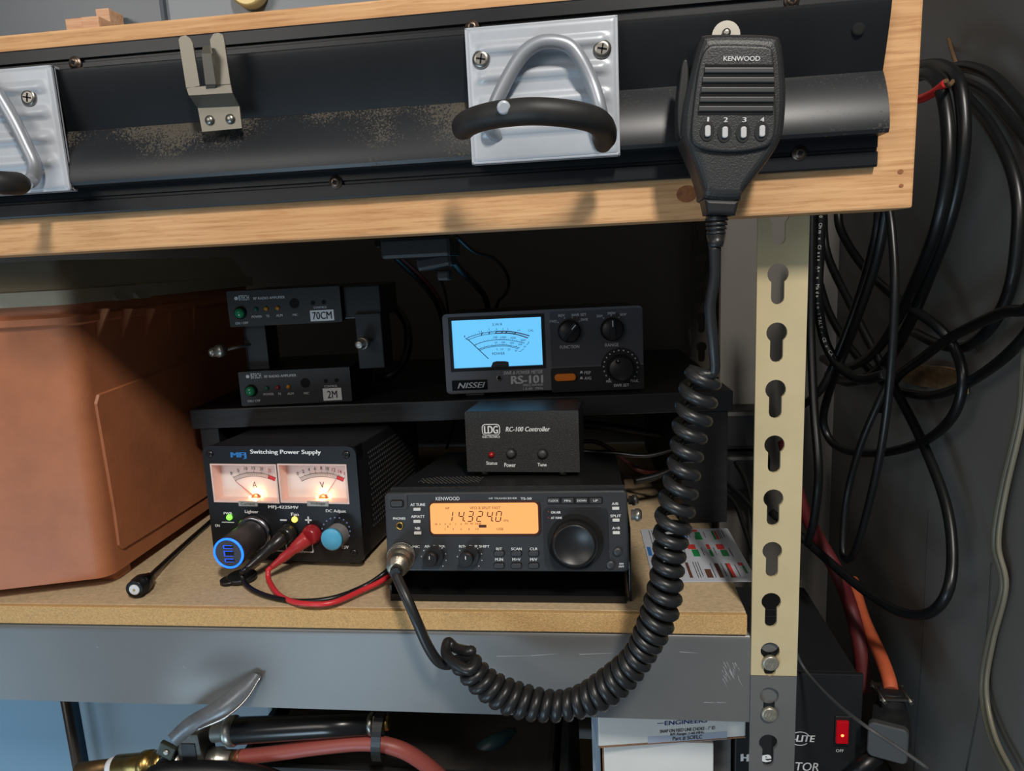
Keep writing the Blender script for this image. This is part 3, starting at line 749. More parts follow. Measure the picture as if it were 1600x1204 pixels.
MB().prism(disc(u, v, .0019), -.0002, .0).build('jack_hole', darkhole, o_)
for (x, y) in ((965, 861.5), (954, 882)):
    knob_at(x, y, .001, 6.8, [(0, 1), (.0016, 1), (.0022, .85), (.0023, .3)], 'round_button', btnm, t)
for y in (799, 808.3):
    u, v = F.uv(857, y, .0006); MB().lathe([(0, .0007), (.0004, .0005)], (u, -.0006, v), (0, -1, 0), 10).build('indicator_lamp', mat('dim_lamp', srgb(120, 60, 56), .4), t)
mb = MB()
for s_, cx, cy, w_, h_, bo in (('POWER', 622, 775, 18, 4, .03), ('AT TUNE', 653, 788, 23, 4.2, .03), ('AIP/ATT', 653, 806.5, 21, 4.2, .03), ('NB', 652.5, 825, 8, 4, .03), ('PHONES', 624, 809.5, 19, 3.6, .03),
        ('KENWOOD', 699.5, 778.5, 37, 5.6, .0), ('HF TRANSCEIVER', 786, 778, 44, 2.6, 0), ('TS-50', 822, 778.5, 17, 3.6, .02), ('MIC', 650.5, 853.5, 11, 3.8, .02), ('AF', 667, 853, 7, 4, .02), ('SQL', 691, 853, 10, 4, .02),
        ('RIT', 722, 853, 9, 4, .02), ('IF SHIFT', 753.5, 853, 23, 4, .02), ('RIT', 780, 857, 9, 4.2, .02), ('SCAN', 807, 857, 16, 4.2, .02), ('CLR', 834, 857, 12, 4.2, .02),
        ('M.IN', 780, 873.5, 12, 4.4, .02), ('M>V', 807, 873.5, 12.5, 4.4, .02), ('M/V', 834, 873.5, 11, 4.4, .02), ('ON AIR', 868.5, 800, 15, 3.8, .03), ('AT TUNE', 869.5, 808.5, 17, 3.4, .03),
        ('A/B', 961, 786.5, 10, 4, .02), ('SPLIT', 962, 805.5, 16.5, 4, .02), ('A=B', 962.5, 824.5, 12, 4, .02), ('SSB', 947, 860, 9, 2.8, .02), ('/CW', 947.5, 864, 8, 2.8, .02), ('FM', 971, 880.5, 6, 3, .02), ('/AM', 970.5, 884.5, 8, 3, .02)):
    F.text(mb, s_, cx, cy, w_, h_, .0007 if 850 < cx < 946 else .0001, bold=bo)
for s_, cx, cy, w_, h_ in (('F.LOCK', 865, 781.7, 15, 3.2), ('MHz', 887, 781.7, 10, 3.2), ('DOWN', 909, 781.7, 14, 3.2), ('UP', 930.5, 781.7, 7, 3.2)): F.text(mb, s_, cx, cy, w_, h_, .0013, bold=.01)
for cx in (678.5, 734.5):
    Rr(cx - 6, 853, cx + 6, 853.5, y=-.0003, d=.0003, mb=mb); u, v = F.uv(cx, 853.2); mb.prism(disc(u, v, .0010, 10), -.0003, 0)
    for k in range(9):
        a = rad(205 - k * 31); x, y = cx - .5 + 19.5 * math.cos(a), 871 - 19 * math.sin(a)
        if y > 893 or k == 0: continue
        u, v = F.uv(x, y); mb.prism(disc(u, v, .00038, 6), -.0003, 0)
mb.build('lettering', white_ink, t)
# mounting bracket
base = Vector((-.18, .03, 0)); bl = onZ(610, 937, .001); br = onZ(978, 942, .001)
mb = MB().box((bl.x - base.x, bl.y - base.y, .0003), (br.x - base.x, .12, .0022), bev=.0006)
for x in (bl.x - base.x + .0005, -.0838 - base.x): mb.box((x - .0012, -.012, .0003), (x + .0006, .12, .058 if x > 0 else .012), bev=.0005)
mb.box((bl.x - base.x, bl.y - base.y - .0002, .0003), (br.x - base.x, bl.y - base.y + .0016, .006), bev=.0005)
tb = thing('radio_mounting_bracket', 'black U-shaped metal bracket under the transceiver radio', 'bracket', base)
mb.build('bracket_plate', mat('bracket_black', srgb(22, 22, 23), .35, speck=(srgb(70, 64, 54), 90, .72)), tb)
for (px, py, r_) in ((981, 781, .0042), (985, 804, .0046)):
    c = onX(px + 1, py, -.0832)
    c = Vector((-.0832, c.y, c.z)) - base
    MB().lathe([(0, r_ * .8), (.003, r_ * .8), (.003, r_), (.006, r_), (.0075, r_ * .6), (.0075, .001)], c, (1, 0, 0), 20).build('thumb_screw', chrome, tb)

# ================================================================== TUNER CONTROLLER
F = Face((-.2137, .0765, .0845), -3.0, 3.2)
w_, h_ = .0934, .0506
t = F.thing('tuner_controller', 'small black textured controller box standing on the radio', 'controller box')
ldgm = mat('textured_black', srgb(30, 30, 30), .55, bump=.5, bscale=1500, speck=(srgb(84, 82, 78), 1100, .56))
a = F.uv(729, 738)[0]; b = F.uv(905, 738)[0]
mb = MB().prism(rrect(0, 0, w_, h_, .0008, 2), 0, .0012); mb.build('front_panel', ldgm, t)
mb = MB().box((.0004, .0013, .0004), (w_ - .0004, .06, h_), bev=.0006); mb.build('case', mat('case_satin', srgb(30, 31, 33), .34, .3, spec=1.), t)
for x, y in ((.014, .006), (w_ - .014, .006), (.014, .053), (w_ - .014, .053)): MB().cyl((x, y, -.0032 - (.0036 if y > .03 else 0)), (x, y, .0004), .0045).build('foot', blackr, t)
for px, py in ((799, 709), (848, 709.5)):
    u, v = F.uv(px, py, .001)
    MB().lathe([(0, .0046), (.0004, .0046)], (u, 0, v), (0, -1, 0), 20).build('button_collar', darkhole, t)
    MB().lathe([(.0004, .0036), (.0018, .0036), (.0028, .003), (.0034, .0016), (.0035, .0002)], (u - .0004, 0, v + .0004), (0, -1, 0), 20).build('push_button', mat('button_black', srgb(60, 60, 60), .45), t)
u, v = F.uv(768, 710)
MB().lathe([(0, .0026), (.001, .0025), (.0022, .0017), (.0027, .0004)], (u, 0, v), (0, -1, 0), 18).build('status_lamp', mat('red_led', srgb(150, 24, 22), .2), t)
mb = MB()
F.text(mb, 'RC-100 Controller', 824.5, 670, 69, 7.4, bold=.03, shear=.22)
F.text(mb, 'ELECTRONICS', 767.5, 682, 27, 3.4, bold=.03)
for s_, cx, cy, ww, hh in (('Status', 768.5, 723, 17, 5.2), ('Power', 797, 726, 17.5, 6.4), ('Tune', 847, 725.5, 14, 5.2)): F.text(mb, s_, cx, cy, ww, hh, bold=.03)
mb.build('lettering', white_ink, t)
a = F.rect(753, 662, 781.5, 679.5); lg = MB(); lg.prism(rrect(*a, .003), -.0003, .0); lo_ = lg.build('logo_badge', white_ink, t)
a = F.rect(754.4, 663.3, 780.1, 678.3); MB().prism(rrect(*a, .0024), -.0006, -.0002).build('logo_field', ldgm, lo_)
mb = MB(); F.text(mb, 'LDG', 767.3, 671, 21, 12, .0006, bold=.05); mb.build('logo_letters', white_ink, lo_)

# ================================================================== POWER SUPPLY
F = Face((-.4488, .0830, .0058), -4.2, 1.4)
w_, h_ = .1428, .1030
t = F.thing('bench_power_supply', 'black power supply with two glowing meters and cables plugged in front', 'power supply')
psum = mat('psu_black', srgb(20, 21, 24), .36, var=.1, vscale=80, speck=(srgb(130, 128, 122), 120, .80))
a1 = F.rect(333, 722, 436, 784); a2 = F.rect(437, 722, 547, 785)
M1 = F.rect(335, 723, 437, 783); M2 = F.rect(439, 723, 546, 784)
def plate_holes(mb, outer, holes, y0, y1):
    bm = bmesh.new(); ed = []
    for poly in [outer] + holes:
        vv = [bm.verts.new((x, y0, z)) for x, z in poly]; ed += [bm.edges.new((vv[i], vv[(i + 1) % len(vv)])) for i in range(len(vv))]
    bmesh.ops.triangle_fill(bm, edges=ed, use_beauty=True)
    r = bmesh.ops.extrude_face_region(bm, geom=bm.faces[:]); bmesh.ops.translate(bm, verts=[v for v in r['geom'] if isinstance(v, bmesh.types.BMVert)], vec=(0, y1 - y0, 0))
    bm.verts.index_update(); mb.add([v.co.copy() for v in bm.verts], [[v.index for v in f.verts] for f in bm.faces]); bm.free()
rc = lambda r_: [(r_[0], r_[1]), (r_[2], r_[1]), (r_[2], r_[3]), (r_[0], r_[3])]
mb = MB(); plate_holes(mb, rrect(0, 0, w_, h_, .007), [rc(M1), rc(M2)], -.003, .0); mb.build('front_panel', psum, t)
mb = MB()
case_d = .165
mb.box((.003, .0185, .002), (w_ - .003, case_d, h_ - .002), bev=.001); mb.box((.003, .0002, .002), (w_ - .003, .0184, min(M1[1], M2[1]) - .002)); mb.box((.003, .0002, M1[3] + .001), (w_ - .003, .0184, h_ - .002))
mb.box((.003, .0002, .002), (.005, .0184, h_ - .002)); mb.box((w_ - .005, .0002, .002), (w_ - .003, .0184, h_ - .002))
scuff = mat('psu_case', srgb(28, 28, 30), .42, bump=.3, bscale=300, stretch=(1, .5, 1), speck=(srgb(110, 108, 104), 60, .76))
mb.build('case', scuff, t)
mb = MB()
for i in range(26):
    for j in range(15):
        y = .030 + i * .0046 + (j % 2) * .0023; z = .022 + j * .0048
        if y < .16: mb.add([(w_ - .0029, y + .0012 * math.cos(k * PI / 4), z + .0012 * math.sin(k * PI / 4)) for k in range(8)], [list(range(8))])
o_ = mb.build('vent_holes', mat('vent_grey', srgb(92, 92, 92), .7), t); o_['kind'] = 'stuff'
for x, y in ((.016, .015), (w_ - .016, .015), (.016, .15), (w_ - .016, .15)): MB().lathe([(0, .0075), (.0058, .0085)], (x, y, -.0052), (0, 0, 1), 22).build('foot', blackr, t)
for px, py in ((328, 709), (541, 710), (553, 863)):
    u, v = F.uv(px, py, .003); o_ = MB().lathe([(0, .0034), (.0008, .0032), (.0014, .002)], (u, -.003, v), (0, -1, 0), 18).build('screw', mat('black_screw', srgb(60, 60, 60), .3, .8), t)
    MB().box((u - .0017, -.0047, v - .0003), (u + .0017, -.0043, v + .0003)).box((u - .0003, -.0047, v - .0017), (u + .0003, -.0043, v + .0017)).build('cross_slot', darkhole, o_)
# meters: recessed white card, small lamp at the foot, pink plastic frame, needle, clear pane
cardm = mat('meter_card', srgb(236, 224, 216), .7)
framem = mat('meter_frame', srgb(226, 196, 186), .35)
inkm = mat('meter_ink', srgb(40, 36, 38), .7); redm = mat('meter_red', srgb(196, 44, 50), .6)
bulbm = mat('lamp_filament', srgb(255, 200, 140), .5, emit=srgb(255, 170, 96), estr=6.)
pane = thin_glass('clear_pane', gloss=.05)
def meter(M_, labels, redfrom, letter, needle_a, name):
    x0, z0, x1, z1 = M_; W_, H_ = x1 - x0, z1 - z0; yb = .0085
    m_ = MB(); m_.box((x0, yb, z0), (x1, yb + .001, z1)); hs = m_.build('meter_face', cardm, t)
    fr = MB(); plate_holes(fr, rc((x0, z0, x1, z1)), [rc((x0 + .0014, z0 + .0014, x1 - .0010, z1 - .0012))], -.0036, yb); fr.build('meter_frame', framem, hs)
    mpp = W_ / 102.; cx, cz = (x0 + x1) / 2 + .003, z1 - 96 * mpp; R_ = 78 * mpp
    k = MB(); kr = MB(); rk = R_ - 5.5 * mpp
    pt = lambda a, r: (cx + r * math.cos(a), cz + r * math.sin(a))
    A0, A1 = rad(115.5), rad(65)
    def arc(mb_, r0, r1, a0, a1, n=28):
        for i in range(n):
            t0 = a0 + (a1 - a0) * i / n; t1 = a0 + (a1 - a0) * (i + 1) / n
            q4 = [pt(t0, r0), pt(t1, r0), pt(t1, r1), pt(t0, r1)]; mb_.add([(x, yb - .0004, z) for x, z in q4], [[0, 1, 2, 3]])
    arc(k, R_, R_ + .0003, A0, A1); arc(k, rk, rk + .0003, A0, A1)
    ar = A0 + (A1 - A0) * redfrom; arc(kr, rk, R_, ar, A1, 6)
    def tick(mb_, a, r0, r1, th):
        p, q_ = pt(a, r0), pt(a, r1); d = Vector((q_[0] - p[0], q_[1] - p[1])).normalized(); nx_, nz_ = -d.y * th / 2, d.x * th / 2
        mb_.add([(p[0] + nx_, yb - .0005, p[1] + nz_), (q_[0] + nx_, yb - .0005, q_[1] + nz_), (q_[0] - nx_, yb - .0005, q_[1] - nz_), (p[0] - nx_, yb - .0005, p[1] - nz_)], [[0, 1, 2, 3]])
    for i in range(37): tick(k, A0 + (ar - A0) * i / 36, rk, R_, .00022)
    for i, s_ in enumerate(labels):
        f_ = i / (len(labels) - 1); a = A0 + (A1 - A0) * f_; red = f_ > redfrom - .02
        tick(k, a, R_, R_ + .0016, .0003); p = pt(a, R_ + .0042)
        text(kr if red else k, s_, p[0], p[1], .0013 * len(s_) + .0005, .0030, y=yb - .0005, bold=.0, rot=(a - PI / 2) * .5)
    text(k, letter, cx - .0007, z0 + H_ * .37, .0042, .0055, y=yb - .0005, bold=.0)
    k.build('scale', inkm, hs); kr.build('red_scale', redm, hs)
    pc = (cx, z0 + .001); nt_ = pt(needle_a, rk); nd = (Vector(nt_) - Vector(pc)).normalized()
    MB().cyl((pc[0] + .004 * nd.x, yb - .0015, pc[1] + .004 * nd.y), (nt_[0], yb - .0015, nt_[1]), .00028, .0002, 6).build('needle', mat('needle_red', srgb(190, 70, 60), .5), hs)
    hb = MB().lathe([(0, .0040), (.0022, .0040), (.0030, .0030), (.0030, .0005)], (pc[0], yb - .0002, z0 + .0008), (0, -1, 0), 20); hb.build('pivot_boss', mat('boss_brown', srgb(120, 76, 50), .4), hs)
    for sx_ in (-.0055, .0065): MB().lathe([(0, .0002), (.0004, .0009), (.0012, .0011), (.0020, .0009), (.0024, .0002)], (pc[0] + sx_, yb - .004, z0 + .0026), (1, 0, 0), 10).build('meter_lamp', bulbm, hs)
    l = bpy.data.lights.new('meter_glow', 'POINT'); l.energy = .006; l.color = (1, .50, .27); l.shadow_soft_size = .0012
    lo2 = bpy.data.objects.new('meter_glow', l); COL.objects.link(lo2); lo2.location = (pc[0] + .001, yb - .0048, z0 + .0050); lo2.parent = t
    MB().add([(x0 + .0002, -.0030, z0 + .0002), (x1 - .0002, -.0030, z0 + .0002), (x1 - .0002, -.0030, z1 - .0002), (x0 + .0002, -.0030, z1 - .0002)], [[0, 1, 2, 3]]).build('meter_pane', pane, hs)
meter(M1, ['0', '5', '10', '15', '20', '25', '30'], .83, 'A', rad(114.5), 'current')
meter(M2, ['0', '2', '4', '6', '8', '10', '12', '14', '15'], .84, 'V', rad(73), 'voltage')
for s_, x0, x1, tw in (('Current', 373, 402, 22), ('Voltage', 480, 513, 23)):
    r_ = F.rect(x0, 783, x1, 790.5, .004); o_ = MB().prism(rc(r_), -.0042, -.0029).build('caption_tag', mat('tag_grey', srgb(150, 152, 148), .6), t)
    mb = MB(); F.text(mb, s_, (x0 + x1) / 2, 786.5, tw, 4.6, .0044, bold=0); mb.build('caption', inkm, o_)
mb = MB()
F.text(mb, 'Switching Power Supply', 446, 706.5, 110, 8.6, .0031, bold=.035)
F.text(mb, 'MFJ-4225MV', 443, 792.5, 47, 6, .0031, bold=.035)
for s_, cx, cy, ww, hh in (('PWR', 356.5, 801.5, 13, 3.6), ('Lighter', 393.5, 799.5, 21, 6), ('Fan', 461, 803, 11.5, 5), ('DC Adjust', 525, 798.5, 31, 6), ('ON', 340, 820.5, 7, 4), ('0V - 15V', 532, 854, 26, 5), ('25A', 470, 861, 12, 3.6)):
    F.text(mb, s_, cx, cy, ww, hh, .0031, bold=.03)
def prect(x0, y0, x1, y1): r_ = F.rect(x0, y0, x1, y1, .003); mb.prism(rc(r_), -.0034, -.003)
prect(438, 811, 448, 813); prect(477, 811, 487, 813); prect(481, 806.5, 483, 817)
prect(447, 846, 448.6, 860); prect(488, 848, 489.6, 862); prect(427, 859.5, 455, 861); prect(476, 861, 489.6, 862.6); prect(347, 815, 366, 815.8)
mb.build('lettering', white_ink, t)
mb = MB(); F.text(mb, 'MFJ', 373, 711.5, 23, 10.5, .0031, bold=.07); mb.build('blue_logo', mat('blue_ink', srgb(36, 110, 176), .5), t)
mb = MB()
for k in range(14):
    a = rad(205 - k * 18.5); u, v = F.uv(525 + 22 * math.cos(a), 830 - 22 * math.sin(a), .003); mb.prism(disc(u, v, .0007, 8), -.0034, -.003)
mb.build('dial_dots', mat('dot_blue', srgb(110, 136, 178), .5), t)
for px, py, col, nm in ((358, 808, srgb(120, 255, 70), 'green_led'), (460, 811.5, srgb(255, 214, 90), 'amber_led')):
    u, v = F.uv(px, py, .004); MB().lathe([(0, .0026), (.0012, .0026), (.0026, .0018), (.0031, .0004)], (u, -.003, v), (0, -1, 0), 18).build('indicator_lamp', mat(nm, col, .4, emit=col, estr=1.6), t)
# adjust knob
u, v = F.uv(529, 834, .003); r_ = .0098
kb = MB().lathe([(0, r_), (.014, r_ * .94)], (u, -.0032, v), (0, -1, 0), rib=(26, .0004)).build('adjust_knob', mat('knob_grey', srgb(150, 146, 146), .35, .3), t)
uu, vv = F.uv(521, 838.5, .018)
MB().lathe([(.014, r_ * .95), (.0165, r_ * .95), (.0172, r_ * .88), (.0173, .001)], ((u * .5 + uu * .5), -.0032, (v * .5 + vv * .5)), (0, -1, 0), 30).build('blue_knob_cap', mat('knob_blue', srgb(82, 170, 208), .4), kb)
# lighter socket ring
u, v = F.uv(398, 833, .003); sock = F.M @ Vector((u, -.003, v)) + F.o
MB().lathe([(0, .0165), (.003, .0165), (.004, .0150), (.004, .0135)], (u, -.003, v), (0, -1, 0), 36).build('socket_ring', mat('dull_chrome', srgb(150, 150, 156), .25, 1.), t)
PSU = F
# binding posts on the panel
bp = []
for px, py, m_, nm in ((450, 833, mat('post_black', srgb(36, 36, 34), .25), 'b'), (488, 834, mat('post_red', srgb(150, 34, 40), .28), 'r')):
    u, v = F.uv(px, py, .004); MB().lathe([(0, .0088), (.003, .0088), (.005, .0078), (.010, .0068)], (u, -.003, v), (0, -1, 0), 28).build('binding_post', m_, t); bp.append((u, v))

# lighter-socket charger
e = F.o + F.M @ Vector((F.uv(398, 833, .003)[0], -.0075, F.uv(398, 833, .003)[1]))
c_end = None
for d in [x * .001 for x in range(20, 90)]:
    pass
end = e + F.M @ Vector((-.0075, -.046, -.012))
# place the front disc under the lit ring centre
def on_plane(px, py, p0, n_): d = ray(px, py); return CAMP + d * ((p0 - CAMP).dot(n_) / d.dot(n_))
end = on_plane(357, 864, F.o + F.M @ Vector((0, -.046, 0)), F.M @ Vector((0, -1, 0)))
ax = (end - e)
t = thing('charger_plug', 'black cylindrical charger with glowing blue ring plugged into the lighter socket', 'charger', e)
L_ = ax.length; r_ = .0135
MB().lathe([(0, r_ * .96), (.002, r_), (L_ - .0015, r_), (L_, r_ * .95)], (0, 0, 0), ax, 40).build('barrel', mat('charger_black', srgb(48, 44, 44), .4), t)
a_ = ax.normalized(); up_ = (Vector((0, 0, 1)) - a_ * a_.z).normalized(); ri_ = up_.cross(a_).normalized()
if ri_.x < 0: ri_ = -ri_
rg = MB(); n = 40; vs = []; 
for k in range(n):
    c, s_ = math.cos(2 * PI * k / n), math.sin(2 * PI * k / n)
    for rr, dd in ((r_ * .97, L_ - .0006), (r_ * .97, L_ + .0004), (r_ * .85, L_ + .0004), (r_ * .85, L_ - .0006)): vs.append(a_ * dd + (ri_ * c + up_ * s_) * rr)
rg.add(vs, [[4 * k + i, 4 * k + (i + 1) % 4, 4 * ((k + 1) % n) + (i + 1) % 4, 4 * ((k + 1) % n) + i] for k in range(n) for i in range(4)], None, True)
bl_ = mat('blue_glow', srgb(10, 60, 255), .4, emit=srgb(20, 96, 255), estr=2.6); rg.build('glow_ring', bl_, t)
def onend(mb, x0, z0, x1, z1, h0, h1):
    vs = [a_ * (L_ + h) + ri_ * x + up_ * z for h in (h0, h1) for x, z in ((x0, z0), (x1, z0), (x1, z1), (x0, z1))]
    mb.add(vs, [[0, 1, 2, 3], [4, 5, 6, 7], [0, 1, 5, 4], [1, 2, 6, 5], [2, 3, 7, 6], [3, 0, 4, 7]]); return mb
for z, hh in ((.0055, .0018), (-.0002, .0034), (-.0062, .0018)):
    o_ = onend(MB(), -.004, z - hh / 2 - .0006, .004, z + hh / 2 + .0006, -.0001, .0003).build('usb_port', mat('port_blue', srgb(10, 30, 120), .4, emit=srgb(16, 84, 240), estr=1.1), t)
    onend(MB(), -.0028, z - hh / 2, .0044, z + hh / 2, .0003, .0006).build('port_tongue', darkhole, o_)

# banana plugs + leads
def lead(name, label, m_plug, m_wire, post, mouth_px, tail_px, wire_px, r_w=.0021):
    p0 = PSU.o + PSU.M @ Vector((post[0], -.0125, post[1]))
    p1 = onZ(*tail_px[:2], tail_px[2]); 
    t = thing(name, label, 'cable', onZ(wire_px[4][0], wire_px[4][1], 0)); bs = t.location.copy()
    ax = p1 - p0; L_ = ax.length
    MB().lathe([(0, .0062), (.002, .0066), (L_ * .38, .0050), (L_ * .40, .0042), (L_ * .7, .0040), (L_ * .74, .0034), (L_ * .95, .0026), (L_, .0022)], p0 - bs, ax, 24).build('banana_plug', m_plug, t)
    P = [p1 - ax.normalized() * .002, p1 + ax.normalized() * .003] + [onZ(x, y, z) for x, y, z in wire_px]
    MB().tube([p - bs for p in catmull(P, 8)], r_w, 12).build('wire', m_wire, t)
lead('black_lead', 'black banana-plug lead curving from the power supply to behind the radio', mat('plug_black', srgb(34, 33, 32), .3), blackc, bp[0], None, (385, 888, .016),
     [(378, 897, .010), (384, 912, .004), (400, 924, .0028), (430, 934, .0026), (470, 939, .0026), (520, 934, .0026), (570, 915, .0035), (603, 893, .012), (640, 860, .013)])
lead('red_lead', 'red banana-plug lead curving from the power supply to behind the radio', mat('plug_red', srgb(176, 48, 52), .32), mat('wire_red', srgb(206, 48, 54), .35), bp[1], None, (424, 886, .012),
     [(419, 893, .009), (420, 906, .004), (432, 925, .0028), (450, 937, .0029), (480, 943, .0062), (520, 941, .0062), (565, 922, .0062), (603, 903, .008), (645, 870, .010)])
# lighter-socket dust cap below
c = onZ(378, 902, .002)
mb = MB().lathe([(0, .0125), (.0035, .0125), (.0045, .011)], (0, 0, .0006), (0, 0, 1), 30); mb.lathe([(0, .0075), (.003, .0075)], (-.008, -.006, .0006), (0, 0, 1), 24)
mb.tube([(0, .008, .003), (.004, .014, .010), (.006, .020, .012)], .002, 8)
o_ = mb.build('socket_cap', blackr); o_.location = (c.x, c.y, 0); tag(o_, 'black rubber socket cap lying on the board under the charger', 'cap')

# ================================================================== SWR METER
F = Face((-.247, .1712, .1325), 4.72, 1.6)
w_, h_ = .186, .0756
t = F.thing('swr_power_meter', 'dark grey meter with glowing blue scale on the riser', 'meter')
rsm = mat('rs_grey', srgb(96, 98, 104), .5, bump=.1, bscale=900); rsd = mat('rs_dark', srgb(70, 72, 80), .5)
G1 = F.rect(706, 497, 846, 573)
GW = [F.uv(705, 500), F.uv(845, 495), F.uv(848, 569), F.uv(711, 575)]
G1 = ((GW[0][0] + GW[3][0]) / 2, (GW[2][1] + GW[3][1]) / 2, (GW[1][0] + GW[2][0]) / 2, (GW[0][1] + GW[1][1]) / 2)
mb = MB(); plate_holes(mb, rrect(0, 0, w_, h_, .004), [rc(G1)], -.004, .0); mb.build('front_panel', rsm, t)
MB().box((.001, .0002, .0008), (w_ - .001, .1, h_ - .0008), bev=.003).build('case', mat('rs_case', srgb(20, 20, 22), .5), t)
for x0 in (735, 960):
    r_ = F.rect(x0 - 14, 606, x0 + 18, 615, .0)
for x, y in ((.026, .012), (w_ - .028, .012), (.026, .085), (w_ - .028, .085)): MB().box((x - .009, y - .008, -.0036), (x + .009, y + .008, .001), bev=.001).build('foot', mat('foot_grey', srgb(120, 122, 124), .6), t)
x0, z0, x1, z1 = G1
bluelit = mat('blue_backlight', srgb(30, 60, 80), .4, emit=srgb(108, 200, 255), estr=.95)
face = MB().box((x0, -.0012, z0), (x1, -.0002, z1)).build('meter_face', bluelit, t)
fr = MB(); plate_holes(fr, rc((x0 - .003, z0 - .003, x1 + .003, z1 + .003)), [rc(G1)], -.0046, -.0038); fr.build('window_trim', mat('trim_black', srgb(22, 22, 24), .35), t)
inkb = mat('scale_ink', srgb(16, 22, 34), .6); inkr = mat('scale_red', srgb(110, 30, 50), .6)
k = MB(); kr = MB(); Yi = -.0014
def bez(px): return F.uv(px[0], px[1], .0013)
def pline(mb_, pts, th):
    P = [Vector(bez(p)) for p in pts]
    for a, b in zip(P, P[1:]):
        d = (b - a).normalized(); n_ = Vector((-d.y, d.x)) * th / 2
        mb_.add([(a.x + n_.x, Yi, a.y + n_.y), (b.x + n_.x, Yi, b.y + n_.y), (b.x - n_.x, Yi, b.y - n_.y), (a.x - n_.x, Yi, a.y - n_.y)], [[0, 1, 2, 3]])
def cpx(pts, n=8): return [(p.x, p.y) for p in catmull([Vector((a, b, 0)) for a, b in pts], n)]
zpx = lambda x, y: (690 + x * 170 / 1462, 480 + y * 140 / 1204)
o1 = [zpx(*p) for p in ((340, 415), (430, 380), (540, 350), (640, 335), (740, 322))]; o1r = [zpx(*p) for p in ((740, 322), (830, 320), (930, 326), (1040, 345), (1180, 382))]
o2 = [zpx(*p) for p in ((355, 440), (440, 405), (540, 375), (640, 358), (735, 348))]; o2r = [zpx(*p) for p in ((735, 348), (830, 345), (930, 350), (1040, 372), (1160, 410))]
o3 = [zpx(*p) for p in ((435, 512), (540, 470), (650, 445), (760, 435), (870, 436), (980, 450), (1110, 480))]
o4 = [zpx(*p) for p in ((500, 562), (600, 530), (700, 512), (800, 506), (900, 510), (1045, 540))]; o5 = [zpx(*p) for p in ((510, 575), (600, 545), (700, 527), (800, 520), (900, 524), (1035, 556))]
for c_ in (o1, o2, o3, o4, o5): pline(k, cpx(c_), .00045)
for c_ in (o1r, o2r): pline(kr, cpx(c_), .0009)
pline(k, [zpx(320, 415), zpx(365, 440), zpx(630, 690)], .0007)
for c_, L2 in ((o1, 22), (o3, 14), (o4, 14)):
    for i, p in enumerate(cpx(c_, 4)): pline(k, [p, (p[0] + .3, p[1] - (2.4 if i % 2 else 1.2))], .0003)
for a in ((535, 380, 545, 335), (635, 365, 645, 325), (720, 355, 745, 315), (800, 350, 825, 315), (850, 352, 885, 318), (960, 362, 1010, 335)): pline(k, [zpx(a[0], a[1]), zpx(a[2], a[3])], .0008)
for s_, x, y, ww, hh in (('S.W.R', 750, 228, 135, 34), ('1', 310, 390, 12, 22), ('1.5', 522, 325, 40, 24), ('2', 636, 298, 16, 24), ('3', 738, 292, 16, 24), ('4', 824, 290, 16, 24), ('5', 888, 292, 16, 24), ('10', 1038, 308, 34, 24), ('500', 722, 402, 58, 26), ('1000', 828, 402, 76, 26), ('2000', 960, 410, 76, 26), ('3000', 1095, 440, 72, 26), ('50', 730, 472, 34, 26), ('100', 828, 470, 56, 26), ('200', 946, 476, 56, 26), ('300', 1056, 496, 54, 26), ('5', 746, 563, 16, 26), ('10', 812, 563, 34, 26), ('20', 906, 566, 38, 26), ('30', 1000, 580, 34, 26), ('POWER', 766, 620, 170, 36), ('W', 1118, 528, 32, 26)):
    px, py = zpx(x, y); F.text(k, s_, px, py, ww * .1163, hh * .1163, .0013, bold=.0)
px, py = zpx(1200, 310); F.text(kr, 'CAL', px, py, 8.5, 3.6, .0013, bold=0)
pline(k, [zpx(1165, 460), zpx(1175, 470), zpx(1140, 505)], .0004); pline(k, [zpx(1105, 555), zpx(1060, 592), zpx(1035, 590)], .0004)
k.build('scale', inkb, face); kr.build('red_scale', inkr, face)
mb = MB()
a = [zpx(*p) for p in ((690, 735), (740, 722), (850, 722), (900, 732), (905, 795), (665, 798))]
a = [bez(p) for p in a]; mb.prism(a, -.0022, -.0012); mb.build('movement_cover', mat('cover_brown', srgb(46, 44, 50), .4), face)
MB().add([(x0, -.0036, z0), (x1, -.0036, z0), (x1, -.0036, z1), (x0, -.0036, z1)], [[0, 1, 2, 3]]).build('window_pane', pane, face)
